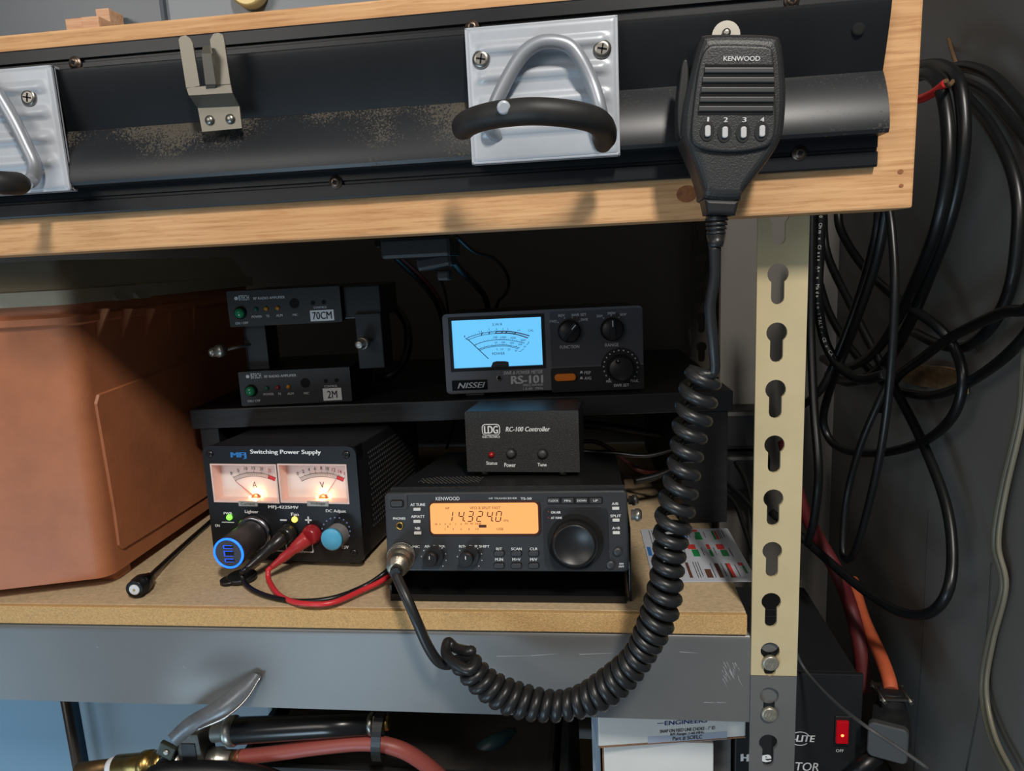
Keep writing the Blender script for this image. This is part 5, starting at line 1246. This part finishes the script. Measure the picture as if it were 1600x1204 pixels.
# ================================================================== CABLES ON THE RIGHT WALL
cx_ = .175
CB = [
 ('thick black coax, inner strand of the front loop hung beside the pine beam', [(1432, 118, .15), (1452, 116, .15), (1470, 138, .15), (1481, 200, .15), (1479, 280, .15), (1462, 360, .15), (1430, 440, .155), (1400, 500, .16), (1370, 545, .165), (1340, 568, .17), (1312, 574, .17), (1286, 560, .17)], .0048, 'X'),
 ('thick black coax, outer strand of the front loop hung beside the pine beam', [(1425, 112, .165), (1440, 104, .165), (1470, 103, .165), (1496, 125, .16), (1506, 190, .16), (1500, 270, .16), (1480, 355, .16), (1452, 430, .165), (1425, 495, .17), (1396, 550, .175), (1362, 585, .175), (1325, 597, .175), (1294, 585, .175)], .0050, 'X'),
 ('black cable of the topmost arc running off the right edge of the picture', [(1475, 112, .18), (1505, 104, .18), (1545, 116, .18), (1580, 148, .18), (1612, 192, .18), (1640, 260, .18), (1640, 400, .18), (1610, 478, .18), (1564, 489, .18), (1487, 526, .18), (1440, 560, .18), (1400, 592, .18), (1375, 640, .18)], .0042, 'X'),
 ('black cable of the second arc, just under the topmost arc', [(1478, 128, .19), (1508, 130, .19), (1545, 150, .19), (1580, 188, .19), (1620, 240, .19), (1650, 330, .19), (1650, 440, .19), (1612, 512, .19), (1560, 566, .19), (1500, 604, .19), (1452, 618, .19), (1405, 612, .19)], .0042, 'X'),
 ('black cable of the mid-sized loop right of the front loop', [(1490, 130, .198), (1515, 158, .198), (1546, 196, .198), (1575, 250, .198), (1590, 305, .198), (1590, 370, .198), (1578, 450, .198), (1548, 510, .198), (1507, 542, .198), (1466, 537, .198), (1430, 520, .198)], .0045, 'X'),
 ('shiny black cable of the wide low loop starting under the beam corner', [(1309, 320, .14), (1314, 360, .14), (1350, 418, .15), (1404, 468, .16), (1461, 507, .175), (1492, 545, .185), (1504, 595, .185), (1487, 652, .185), (1439, 691, .185), (1367, 708, .17), (1309, 698, .15), (1287, 662, .14), (1296, 610, .135), (1333, 513, .13), (1368, 410, .13), (1384, 330, .13), (1386, 300, .13)], .0042, 'X'),
 ('shiny black cable hanging in a long narrow loop', [(1386, 310, .12), (1394, 368, .12), (1398, 465, .12), (1390, 600, .12), (1374, 715, .12), (1345, 835, .12), (1328, 872, .12), (1317, 862, .12), (1323, 780, .125), (1343, 700, .13), (1372, 630, .14), (1395, 585, .15)], .0032, 'X'),
 ('black cable sweeping down to the big bottom curve', [(1286, 320, .15), (1292, 395, .15), (1333, 484, .16), (1367, 551, .17), (1400, 610, .18), (1440, 688, .185), (1476, 780, .185), (1488, 860, .18), (1480, 925, .17), (1450, 958, .165), (1405, 955, .155), (1350, 922, .14), (1290, 872, .12), (1245, 832, .10), (1205, 800, .08)], .0044, 'X'),
 ('black coax dropping straight down just right of the tan post', [(1268, 310, .10), (1267, 420, .10), (1267, 520, .10), (1272, 640, .10), (1279, 740, .10), (1272, 810, .10), (1262, 850, .10)], .0040, 'X'),
 ('black coax with white lettering, second from the tan post', [(1284, 310, .11), (1280, 400, .11), (1278, 470, .11), (1288, 530, .12), (1310, 570, .13), (1345, 592, .14), (1385, 585, .15)], .0048, 'X'),
 ('thin black cable crossing low behind the tan post', [(1235, 640, .10), (1258, 630, .11), (1284, 606, .12), (1306, 560, .13), (1340, 470, .14), (1368, 370, .14), (1374, 310, .14)], .0040, 'X'),
 ('black cable bending beside the lettered coax', [(1280, 440, .16), (1296, 490, .16), (1330, 545, .17), (1372, 590, .18), (1400, 610, .185)], .0044, 'X'),
]
for lab, pts, r, md in CB: cable('coax_cable', lab, pts, r, mode=md, group='black cables looped on the right wall')
# white lettering along the lettered coax
P = catmull([onX(*p) for p in CB[9][1][:5]], 14); r = .0048
acc = [0]
for a, b in zip(P, P[1:]): acc.append(acc[-1] + (b - a).length)
def on_path(d):
    j = 0
    while j < len(acc) - 2 and acc[j + 1] < d: j += 1
    return P[j].lerp(P[j + 1], (d - acc[j]) / (acc[j + 1] - acc[j])), (P[j + 1] - P[j]).normalized()
lt = thing('coax_print', 'white lettering printed down the black coax right of the tan post', 'print', P[10])
mb = MB(); d = .012
for chunk in list('50 Ohm x Class A+ x Made in ITALY - CE x CAVI'):
    if d > acc[-1] - .01: break
    p, T_ = on_path(d)
    if chunk != ' ':
        vw = (CAMP - p).normalized(); nn = (vw - T_ * vw.dot(T_)).normalized(); sd = T_.cross(nn)
        vs, fs = glyphs(chunk, 0.); x1 = max(v_[0] for v_ in vs)
        mb.add([p + nn * (r + .0002) - T_ * (a * .0042 * -1) * 1 + (-sd if False else sd) * ((b - .35) * .0042) * -1 for a, b in vs], fs)
    d += .0034
mb2 = MB(); mb2.v = [tuple(Vector(v_) - P[10]) for v_ in mb.v]; mb2.f = mb.f; mb2.sm = mb.sm; mb2.build('lettering', mat('coax_ink', srgb(190, 190, 186), .6), lt)
# fold print under its cable
cx_o = [o_ for o_ in bpy.data.objects if o_.get('label', '').startswith('black coax with white lettering')][0]
ch = lt.children[0]; ch.parent = cx_o; ch.location = lt.location - cx_o.location; bpy.data.objects.remove(lt)
cable('red_cable', 'red cable end peeking out from behind the pine beam', [(1420, 158, .145), (1440, 154, .145), (1460, 144, .147), (1478, 130, .15)], .0032, mat('bright_red', srgb(190, 40, 36), .4))
cable('red_welding_cable', 'thick dark red cable slanting down behind the tan post', [(1225, 690, .11), (1248, 775, .115), (1275, 835, .12), (1306, 890, .13), (1328, 945, .145), (1344, 1010, .147), (1350, 1080, .147)], .0072, mat('dark_red', srgb(92, 26, 30), .6))
cable('orange_cord', 'orange rubber cord running down into the black plug', [(1332, 905, .170), (1340, 935, .168), (1352, 972, .164), (1374, 1020, .158), (1388, 1058, .153), (1392, 1078, .151)], .0062, mat('orange_rubber', srgb(200, 96, 60), .6, var=.1, vscale=60))
cable('thin_black_wire', 'thin black wire slanting across the inverter front', [(1238, 1005, .06), (1258, 1046, .07), (1300, 1092, .08), (1350, 1132, .09), (1400, 1165, .11), (1450, 1200, .13)], .0014, mat('wire_dull', srgb(70, 70, 70), .5))
cable('flat_grey_cord', 'clouded twin cord hanging down the wall at the right edge', [(1612, 440, .2), (1600, 560, .2), (1592, 650, .2), (1564, 770, .2), (1553, 850, .2), (1566, 915, .203), (1545, 1000, .203), (1534, 1075, .203), (1548, 1150, .2), (1582, 1220, .2)], .0022, mat('clouded_cord', srgb(112, 108, 92), .4))
cable('flat_grey_cord', 'second strand of the clouded cord, lying just beside the first', [(1618, 440, .2), (1606, 560, .2), (1598, 650, .2), (1571, 770, .2), (1560, 850, .2), (1572, 915, .203), (1552, 1000, .203), (1541, 1075, .203), (1555, 1150, .2), (1590, 1220, .2)], .0020, mat('clouded_cord', srgb(112, 108, 92), .4))
cable('wall_hook', 'rusty wire hook on the wall holding the cable loops', [(1482, 60, .2095), (1488, 82, .206), (1494, 104, .19), (1490, 124, .16), (1482, 134, .145), (1478, 126, .140)], .0016, mat('rust', srgb(110, 84, 56), .8, bump=1, bscale=900), cat='hook')
P = [onX(a, b, .2085) for a, b in ((1405, 590), (1430, 570), (1478, 572), (1512, 580), (1514, 615), (1470, 606), (1436, 602))]
o_ = MB().add([p - P[0] for p in P] + [p - P[0] + Vector((-.004, 0, 0)) for p in P], [list(range(7)), [7 + i for i in range(7)]] + [[i, (i + 1) % 7, 7 + (i + 1) % 7, 7 + i] for i in range(7)]).build('wood_scrap', wood_mat('scrap', srgb(110, 88, 60), srgb(140, 116, 84))); o_.location = P[0]
tag(o_, 'splintered wood scrap fixed to the wall behind the cable loops', 'wood scrap')

# ================================================================== INVERTER
zi = -.12; fr = onZ(1350, 1054, zi)
x1_ = fr.x; y0_ = fr.y
t = thing('power_inverter', 'black power inverter with glowing red switch behind the grey post', 'inverter', (.05, y0_, -.32))
invm = mat('inverter_black', srgb(30, 31, 33), .45, bump=.2, bscale=400, speck=(srgb(90, 88, 84), 120, .77))
MB().box((-.05, 0, 0), (x1_ - .05, .004, .2), bev=.001).build('front_panel', invm, t)
MB().box((-.05, .0042, 0), (x1_ - .053, .17, .199), bev=.003).build('case', invm, t)
mb = MB()
for k in range(7): mb.box((.0, .030 + k * .014, .199), (x1_ - .05 - .045, .036 + k * .014, .2008), bev=.0006)
mb.build('vent_ribs', invm, t)
F = Face((.05, y0_, -.32), 0, 0)
r_ = F.rect(1304, 1118, 1329, 1164, .001); sw = MB(); sw.prism(rc(r_), -.002, .001, rnd=.0006); sw = sw.build('switch_frame', blackp, t)
r_ = F.rect(1307, 1126, 1325, 1160, .003); MB().prism(rc(r_), -.005, -.0015, rnd=.001).build('red_rocker', mat('red_rocker', srgb(120, 0, 12), .2, emit=srgb(210, 0, 20), estr=.35), sw)
u, v = F.uv(1317, 1150, .006); MB().lathe([(0, .0014), (.0004, .0010), (.0006, .0002)], (u, -.005, v), (0, -1, 0), 12).build('neon_lamp', mat('neon', srgb(255, 80, 40), .4, emit=srgb(255, 110, 60), estr=4), sw)
mb = MB()
F.text(mb, '-LITE', 1256, 1153, 34, 10, .0002, bold=.04, shear=.15); F.text(mb, 'OFF', 1312, 1172, 12, 4.5, .0002, bold=.0)
F.text(mb, 'INVERTOR', 1235, 1196, 88, 13, .0002, bold=.01, shear=.15)
for k in range(24):
    a0, a1 = 2 * PI * k / 24, 2 * PI * (k + 1) / 24
    if abs(math.sin(a0)) < .55: continue
    q4 = [F.uv(1250 + r0 * 1.2 * math.cos(a), 1153 + r0 * .82 * math.sin(a)) for a, r0 in ((a0, 12), (a1, 12), (a1, 13.4), (a0, 13.4))]
    mb.add([(x, -.0004, z) for x, z in q4], [[0, 1, 2, 3]])
mb.build('lettering', white_ink, t)
tag(MB().box((-.2, .08, -.45), (-.0015, .45, -.32)).build('x', None), 'x', 'x') if False else None
o_ = MB().box((.034, .05, -.345), (SX - .003, .45, -.3205), bev=.001).build('side_ledge', rblack); tag(o_, 'dark ledge under the inverter between post and wall', 'ledge')
o_ = MB().box((.04, .06, -.899), (SX - .01, .44, -.3455), bev=.002).build('ledge_cabinet', rblack); tag(o_, 'dark cabinet standing on the floor under the inverter ledge', 'cabinet')
# plug on the cord
pp = onX(1392, 1084, .15)
t = thing('screw_clamp_plug', 'black plug with metal cord clamp at the end of the orange cord', 'plug', pp)
MB().lathe([(-.004, .009), (.0, .0105), (.008, .0115), (.022, .016), (.045, .017), (.047, .015)], (0, 0, 0), (.03, -.02, -1), 26).build('plug_body', blackp, t)
MB().box((-.014, -.012, .001), (.014, -.009, .0035)).box((-.014, .009, .001), (.014, .012, .0035)).build('clamp_bar', steel, t)
for x in (-.011, .011): MB().cyl((x, -.016, .002), (x, .016, .002), .0016).build('clamp_screw', steel, t)
c = onX(1387, 1158, .135)
t = thing('receptacle_cover', 'dark grey square outlet cover with rounded corners under the orange cord plug', 'outlet cover', c)
n_ = (CAMP - c); n_.z = 0; n_.normalize(); Mx = Matrix.Rotation(math.atan2(n_.x, -n_.y), 4, 'Z')
MB().prism(rrect(-.0155, -.0165, .0155, .0165, .005), -.003, .003, Mx, rnd=.0015).build('cover_plate', mat('cover_grey', srgb(62, 63, 64), .55), t)
MB().box((-.0135, .0032, -.015), (.0135, .03, .015), Mx, bev=.003).build('box_body', blackp, t)
MB().cyl(Mx @ Vector((-.008, .006, -.020)), Mx @ Vector((-.030, -.004, -.045)), .007).build('hose_stub', blackc, t)

# ================================================================== UNDER THE SHELF
# white boxes
wb = mat('white_card', srgb(216, 216, 212), .6, var=.03, vscale=30); kraft = mat('kraft_edge', srgb(150, 110, 80), .9, bump=1., bscale=900)
bluecard = mat('pale_blue_card', srgb(150, 168, 184), .6)
zL = onY(1000, 1158, .045).z
a = onY(938, 1165, .045); b = onY(1163, 1150, .045)
a = onY(935, 1168, .045); b = onZ(1165, 1152, a.z)
wB = (b - a).length; mid = (a + b) / 2
t = thing('white_carton', 'white carton printed SNAP ON FEED LINE CHOKE overhanging the box below', 'carton', mid, Matrix.Rotation(math.atan2(b.y - a.y, b.x - a.x), 3, 'Z'))
MB().box((-wB / 2, 0, .0012), (wB / 2, .10, .033), bev=.0012).build('carton_body', wb, t)
MB().box((-wB / 2 + .0003, -.0002, 0), (wB / 2 - .0003, .10, .0011)).build('cut_edge', kraft, t)
MB().box((-wB / 2 - .0006, .0, .002), (-wB / 2 - .0001, .10, .032)).build('blue_side', bluecard, t)
bpy_update(); F = Face(t.location, 0, 0); F.M = t.matrix_world.to_3x3(); F.I = F.M.inverted()
mb = MB(); F.text(mb, 'PALOMAR', 1068, 1114, 82, 12, .0, bold=.06); F.text(mb, 'SNAP ON FEED LINE CHOKE - 1" ID', 1074, 1139, 86, 5, .0, bold=.03); F.text(mb, 'RFI Range: 1-60 MHz', 1073.5, 1145.5, 52, 5, .0, bold=.03); F.text(mb, 'Part # SOFLC', 1074, 1152, 46, 6.4, .0, bold=.03)
mb.build('lettering', inkm, t)
mb = MB(); F.text(mb, 'ENGINEERS', 1071.5, 1127, 66, 6.4, .0, bold=.03); r_ = F.rect(1027, 1129, 1037, 1129.7); mb.prism(rc(r_), -.0003, 0); mb.build('blue_lettering', mat('navy_ink', srgb(40, 60, 110), .6), t)
r_ = F.rect(1012, 1146, 1136, 1159); MB().prism(rc(r_), -.0001, .0005).build('label_band', mat('band_lilac', srgb(178, 184, 200), .6), t)
x0b = onY(943, 1160, .06).x; x1b = onY(1115, 1190, .06).x
o_ = thing('white_box', 'tall plain white box standing under the printed carton', 'box', ((x0b + x1b) / 2, .06, -.45)); ww = x1b - x0b; hb = a.z + .45 - .0035
MB().box((-ww / 2, 0, 0), (ww / 2, .12, hb), bev=.0012).build('box_body', wb, o_)
MB().box((-ww / 2 - .0012, .001, 0), (-ww / 2 - .0002, .12, hb - .001)).build('box_flap', kraft, o_)
xl = onY(925, 1150, .09).x
o_ = MB().box((0, 0, 0), (x0b - xl - .003, .10, .45 - .105), bev=.001).build('blue_box', bluecard); o_.location = (xl, .085, -.45); tag(o_, 'narrow pale blue box standing just left of the white boxes', 'box')
xr = onY(1150, 1190, .08)
o_ = thing('black_carton', 'black carton with white print behind the grey post', 'carton', (xr.x + .022, .085, -.45))
MB().box((-.022, 0, 0), (.0095, .033, .33), bev=.001).build('carton_body', blackp, o_)
mb = MB(); p = onY(1164, 1183, .085); q_ = p - o_.location; text(mb, 'H', q_.x, q_.z, .006, .007, bold=.08); p = onY(1197, 1184, .085) - o_.location; text(mb, 'e', p.x, p.z, .007, .007, bold=.06); mb.build('lettering', white_ink, o_)
o_ = MB().box((0, 0, 0), (x1b and .018, .10, .31), bev=.001).build('grey_box', mat('grey_card', srgb(130, 130, 128), .7)); o_.location = (x1b + .002, .09, -.45); tag(o_, 'grey carton end between the white box and the black carton', 'carton')
# dark crate carrying hose and tool
crate = mat('crate_black', srgb(26, 26, 27), .6, bump=.3, bscale=60)
o_ = thing('tool_crate', 'dark open crate under the air tool and hoses', 'crate', (-.27, .10, -.45))
MB().box((-.17, -.05, 0), (.13, .25, .004)).build('crate_floor', crate, o_)
for aa, bb in (((-.17, -.05, .0045), (.13, -.044, .27)), ((-.17, .244, .0045), (.13, .25, .27)), ((-.17, -.0435, .0045), (-.164, .2435, .27)), ((.124, -.0435, .0045), (.13, .2435, .27))): MB().box(aa, bb, bev=.001).build('crate_wall', crate, o_)
o_ = MB().box((-.158, -.036, .006), (.118, .236, .262), bev=.006).build('packed_cloth', mat('dark_cloth', srgb(40, 36, 33), .9, bump=1, bscale=60, var=.3, vscale=30)); o_.location = (-.27, .10, -.45); tag(o_, 'dark packed cloth filling the crate under the hoses', 'cloth')
# pole on the left
p0 = onY(122, 1200, .12); p1 = onY(117, 1090, .12)
o_ = MB().cyl((0, 0, -.899 - p0.z), (0, 0, .0 - p0.z - .02), .0048).build('dark_pole', mat('pole_brown', srgb(60, 52, 46), .35, .3)); o_.location = p0; tag(o_, 'slim dark upright pole below the shelf at the left', 'pole')
# blue-grey liner panel at far left, part of the wall
totem = mat('pale_blue_plastic', srgb(118, 136, 148), .45, var=.04, vscale=8)
xa_, xb_, xc_ = onY(-60, 1150, .14).x, onY(107, 1150, .14).x, onY(124, 1150, .14).x
tag(MB().box((xa_, .14, -.4495), (xb_, .40, -.10), bev=.004).build('plastic_tote', mat('bluer_plastic', srgb(104, 138, 162), .45)), 'bluer plastic tote under the shelf at the far left edge', 'tote')
tag(MB().box((xc_, .145, -.4495), (-.448, .40, -.10), bev=.004).build('plastic_tote', totem), 'pale grey-blue plastic tote under the shelf behind the brass coupler', 'tote')
# air tool
def Yp(x, y, d=.0): return onY(x, y, .035 + d)
base = Yp(350, 1160)
t = thing('air_tool', 'air tool with brass coupler, square head, chrome clamp and black tube handle', 'air tool', base)
brass = mat('knurled_brass', srgb(180, 146, 84), .34, 1., var=.15, vscale=300); r1 = lambda a, b: (b - a)
a, b = Yp(372, 1141), Yp(600, 1129)
L_ = (b - a).length
MB().lathe([(-.004, .0105), (0, .0112), (L_ * .6, .0098), (L_ - .012, .0088)], a - base, b - a, 30).build('tube_handle', mat('tube_black', srgb(26, 27, 28), .25), t)
MB().lathe([(L_ - .012, .0094), (L_ - .010, .0096), (L_ - .0085, .0094), (L_ - .008, .0086)], a - base, b - a, 30).build('steel_band', steel, t)
MB().lathe([(L_ - .0078, .0086), (L_ + .0005, .0086)], a - base, b - a, 6, smooth=False).build('hex_nut', mat('dark_steel', srgb(90, 86, 78), .4, .9), t)
MB().lathe([(L_ + .0005, .0062), (L_ + .004, .006), (L_ + .0045, .004)], a - base, b - a, 20).build('brass_end', brass, t)
ax = (b - a).normalized()
MB().lathe([(-.022, .0085), (-.012, .0085), (-.011, .0105), (-.008, .0125), (-.003, .0128), (-.002, .0118), (-.001, .0105)], a - base, ax, 30).build('chrome_clamp', chrome, t)
hc = Yp(308, 1168)
MB().box((-.012, -.010, -.024), (.010, .012, .020), Matrix.Translation(hc - base) @ Matrix.Rotation(rad(-3), 4, 'Y'), bev=.002).build('tool_head', mat('cast_grey', srgb(92, 92, 88), .5, .6, bump=.5, bscale=300), t)
MB().box((-.0075, -.0108, -.024), (.0055, -.010, .012), Matrix.Translation(hc - base)).build('head_panel', blackp, t)
MB().lathe([(0, .0034), (.006, .0034), (.007, .0026)], Yp(315, 1122) - base, (.1, 0, 1), 14).build('brass_bolt', brass, t)
MB().lathe([(0, .0105), (.010, .0105), (.012, .008), (.02, .008)], Yp(330, 1186) - base, (1, 0, .05), 24).build('lower_boss', chrome, t)
MB().box((-.0085, -.016, -.007), (.0065, -.011, .006), Matrix.Translation(Yp(277, 1155) - base) @ Matrix.Rotation(rad(28), 4, 'Y'), bev=.0015).build('lever_end', mat('lever_olive', srgb(62, 66, 58), .4, .5), t)
MB().lathe([(0, .0028), (.001, .0028), (.0016, .0015)], Yp(277, 1155) - base + Vector((0, -.016, 0)), (0, -1, 0), 14).build('lever_pin', chrome, t)
MB().box((-.004, -.010, -.012), (.006, .002, .010), Matrix.Translation(Yp(264, 1178) - base) @ Matrix.Rotation(rad(40), 4, 'Y'), bev=.001).build('lever_link', blackp, t)
c0, c1 = Yp(296, 1186), Yp(120, 1203); axc = c1 - c0
pf = [(0, .006), (.006, .006), (.0061, .0085), (.014, .0085), (.0142, .0105), (.020, .0105), (.0202, .0112), (.024, .0112), (.0242, .0105), (.029, .0105), (.0292, .0112), (.034, .0112), (.0342, .0105), (.036, .0098), (.052, .0098)]
MB().lathe(pf[:4], c0 - base, axc, 26).build('steel_nipple', chrome, t)
MB().lathe([(d * 1.5 - .007, q_) for d, q_ in pf[4:]], c0 - base, axc, 40).build('brass_coupler', brass, t)
MB().lathe([(.0712, .0088), (.076, .0084), (.078, .0078)], c0 - base, axc, 26).build('thread_tape', mat('thread_tape', srgb(220, 222, 226), .6), t)
MB().lathe([(.0781, .0072), (.11, .0066)], c0 - base, axc, 20).build('hose_barb', mat('old_brass', srgb(110, 86, 56), .5, .8), t)
# red-brown hose
P = [onY(x, y, d) for x, y, d in ((338, 1187, .035), (372, 1183, .035), (430, 1176, .035), (500, 1166, .034), (570, 1160, .034), (620, 1168, .035), (660, 1190, .04), (700, 1225, .05), (740, 1270, .06))]
base = P[4]; t = thing('red_hose', 'red-brown rubber hose under the black tube handle', 'hose', base)
MB().tube([p - base for p in catmull(P[1:], 8)], .0066, 18).build('rubber_hose', mat('red_hose', srgb(150, 74, 66), .45), t)
MB().lathe([(-.016, .0062), (-.012, .0062), (-.0115, .007), (-.008, .0062), (-.0075, .007), (-.004, .0062), (-.0035, .007), (-.0002, .0062), (.004, .0068)], P[1] - base, P[2] - P[1], 22).build('ferrule', mat('old_brass', srgb(110, 86, 56), .5, .8), t)
pt = onY(592, 1150, .03)
st = MB(); pts = []
for k in range(33):
    a = 2 * PI * k / 32; pts.append(Vector((.002 * math.sin(a), .0135 * math.cos(a), .0205 * math.sin(a))))
vs = []; fs = []
for k, p in enumerate(pts[:-1]): vs += [p + Vector((-.004, 0, 0)), p + Vector((.004, 0, 0)), p * 1.09 + Vector((.004, 0, 0)), p * 1.09 + Vector((-.004, 0, 0))]
n = 32
for k in range(n):
    for i in range(4): fs.append([4 * k + i, 4 * k + (i + 1) % 4, 4 * ((k + 1) % n) + (i + 1) % 4, 4 * ((k + 1) % n) + i])
st.add(vs, fs, None, False); o_ = st.build('hose_strap', blackr); o_.location = pt + Vector((0, .004, -.002)); tag(o_, 'black strap binding the red hose to the tube handle', 'strap')
# black hose arc in front
P = [onY(x, y, .02) for x, y in ((215, 1225), (250, 1206), (300, 1202), (360, 1204), (420, 1214), (470, 1240))]
c = P[3]; o_ = MB().tube([p - c for p in catmull(P, 8)], .0075, 16).build('black_hose', blackr); o_.location = c; tag(o_, 'black rubber hose curving at the very bottom under the air tool', 'hose')
teal = mat('teal_hose', srgb(28, 56, 60), .5)
for k, pts in enumerate([[(690, 1225, .10), (730, 1188, .10), (770, 1162, .10), (800, 1150, .12)], [(640, 1150, .16), (700, 1128, .16), (760, 1130, .16), (800, 1150, .15), (805, 1185, .13), (790, 1220, .12)], [(660, 1132, .2), (730, 1118, .2), (800, 1132, .19), (826, 1165, .17), (820, 1215, .14)]]):
    P = [onY(*p) for p in pts]; c = P[1]; o_ = MB().tube([p - c for p in catmull(P, 8)], .008, 14).build('teal_hose', teal); o_.location = c; tag(o_, ['straight piece of dark teal hose with the pale end', 'inner curve of dark teal hose under the beam', 'outer curve of dark teal hose under the beam'][k], 'hose')
o_ = MB().box((-.035, -.01, -.002), (.035, .05, .002), Matrix.Rotation(rad(-6), 4, 'Y')).build('card_scrap', mat('tan_card', srgb(120, 100, 84), .8)); o_.location = onY(690, 1160, .16); tag(o_, 'dull tan card lying between the hoses', 'card')

# ================================================================== LOOSE COAX on the board
e = onZ(210, 921, .0085); e2 = onZ(232, 903, .0085)
base = e2.copy(); t = thing('coax_pigtail', 'thin black coax with open BNC end lying beside the tool box', 'cable', base)
ax = (e2 - e)
MB().lathe([(0, .0068), (.0004, .0074), (.006, .0074), (.0062, .0080), (.012, .0080), (.0125, .0066), (.016, .0066), (.018, .0050), (.022, .0045)], e - base, ax, 28).build('connector', mat('connector_black', srgb(30, 30, 31), .25, .5), t)
MB().lathe([(-.0006, .0040), (.0, .0046)], e - base, ax, 20).build('insulator', mat('insulator_white', srgb(210, 214, 216), .5), t)
MB().lathe([(-.0010, .0010), (-.0006, .0010)], e - base, ax, 10).build('centre_pin', brass, t)
P = [e + ax.normalized() * .020] + [onZ(*p) for p in ((245, 890, .006), (270, 867, .003), (300, 840, .0025), (325, 818, .0025), (345, 800, .0025), (370, 780, .0025))]
MB().tube([p - base for p in catmull(P, 8)], .0023, 12).build('coax_wire', blackc, t)
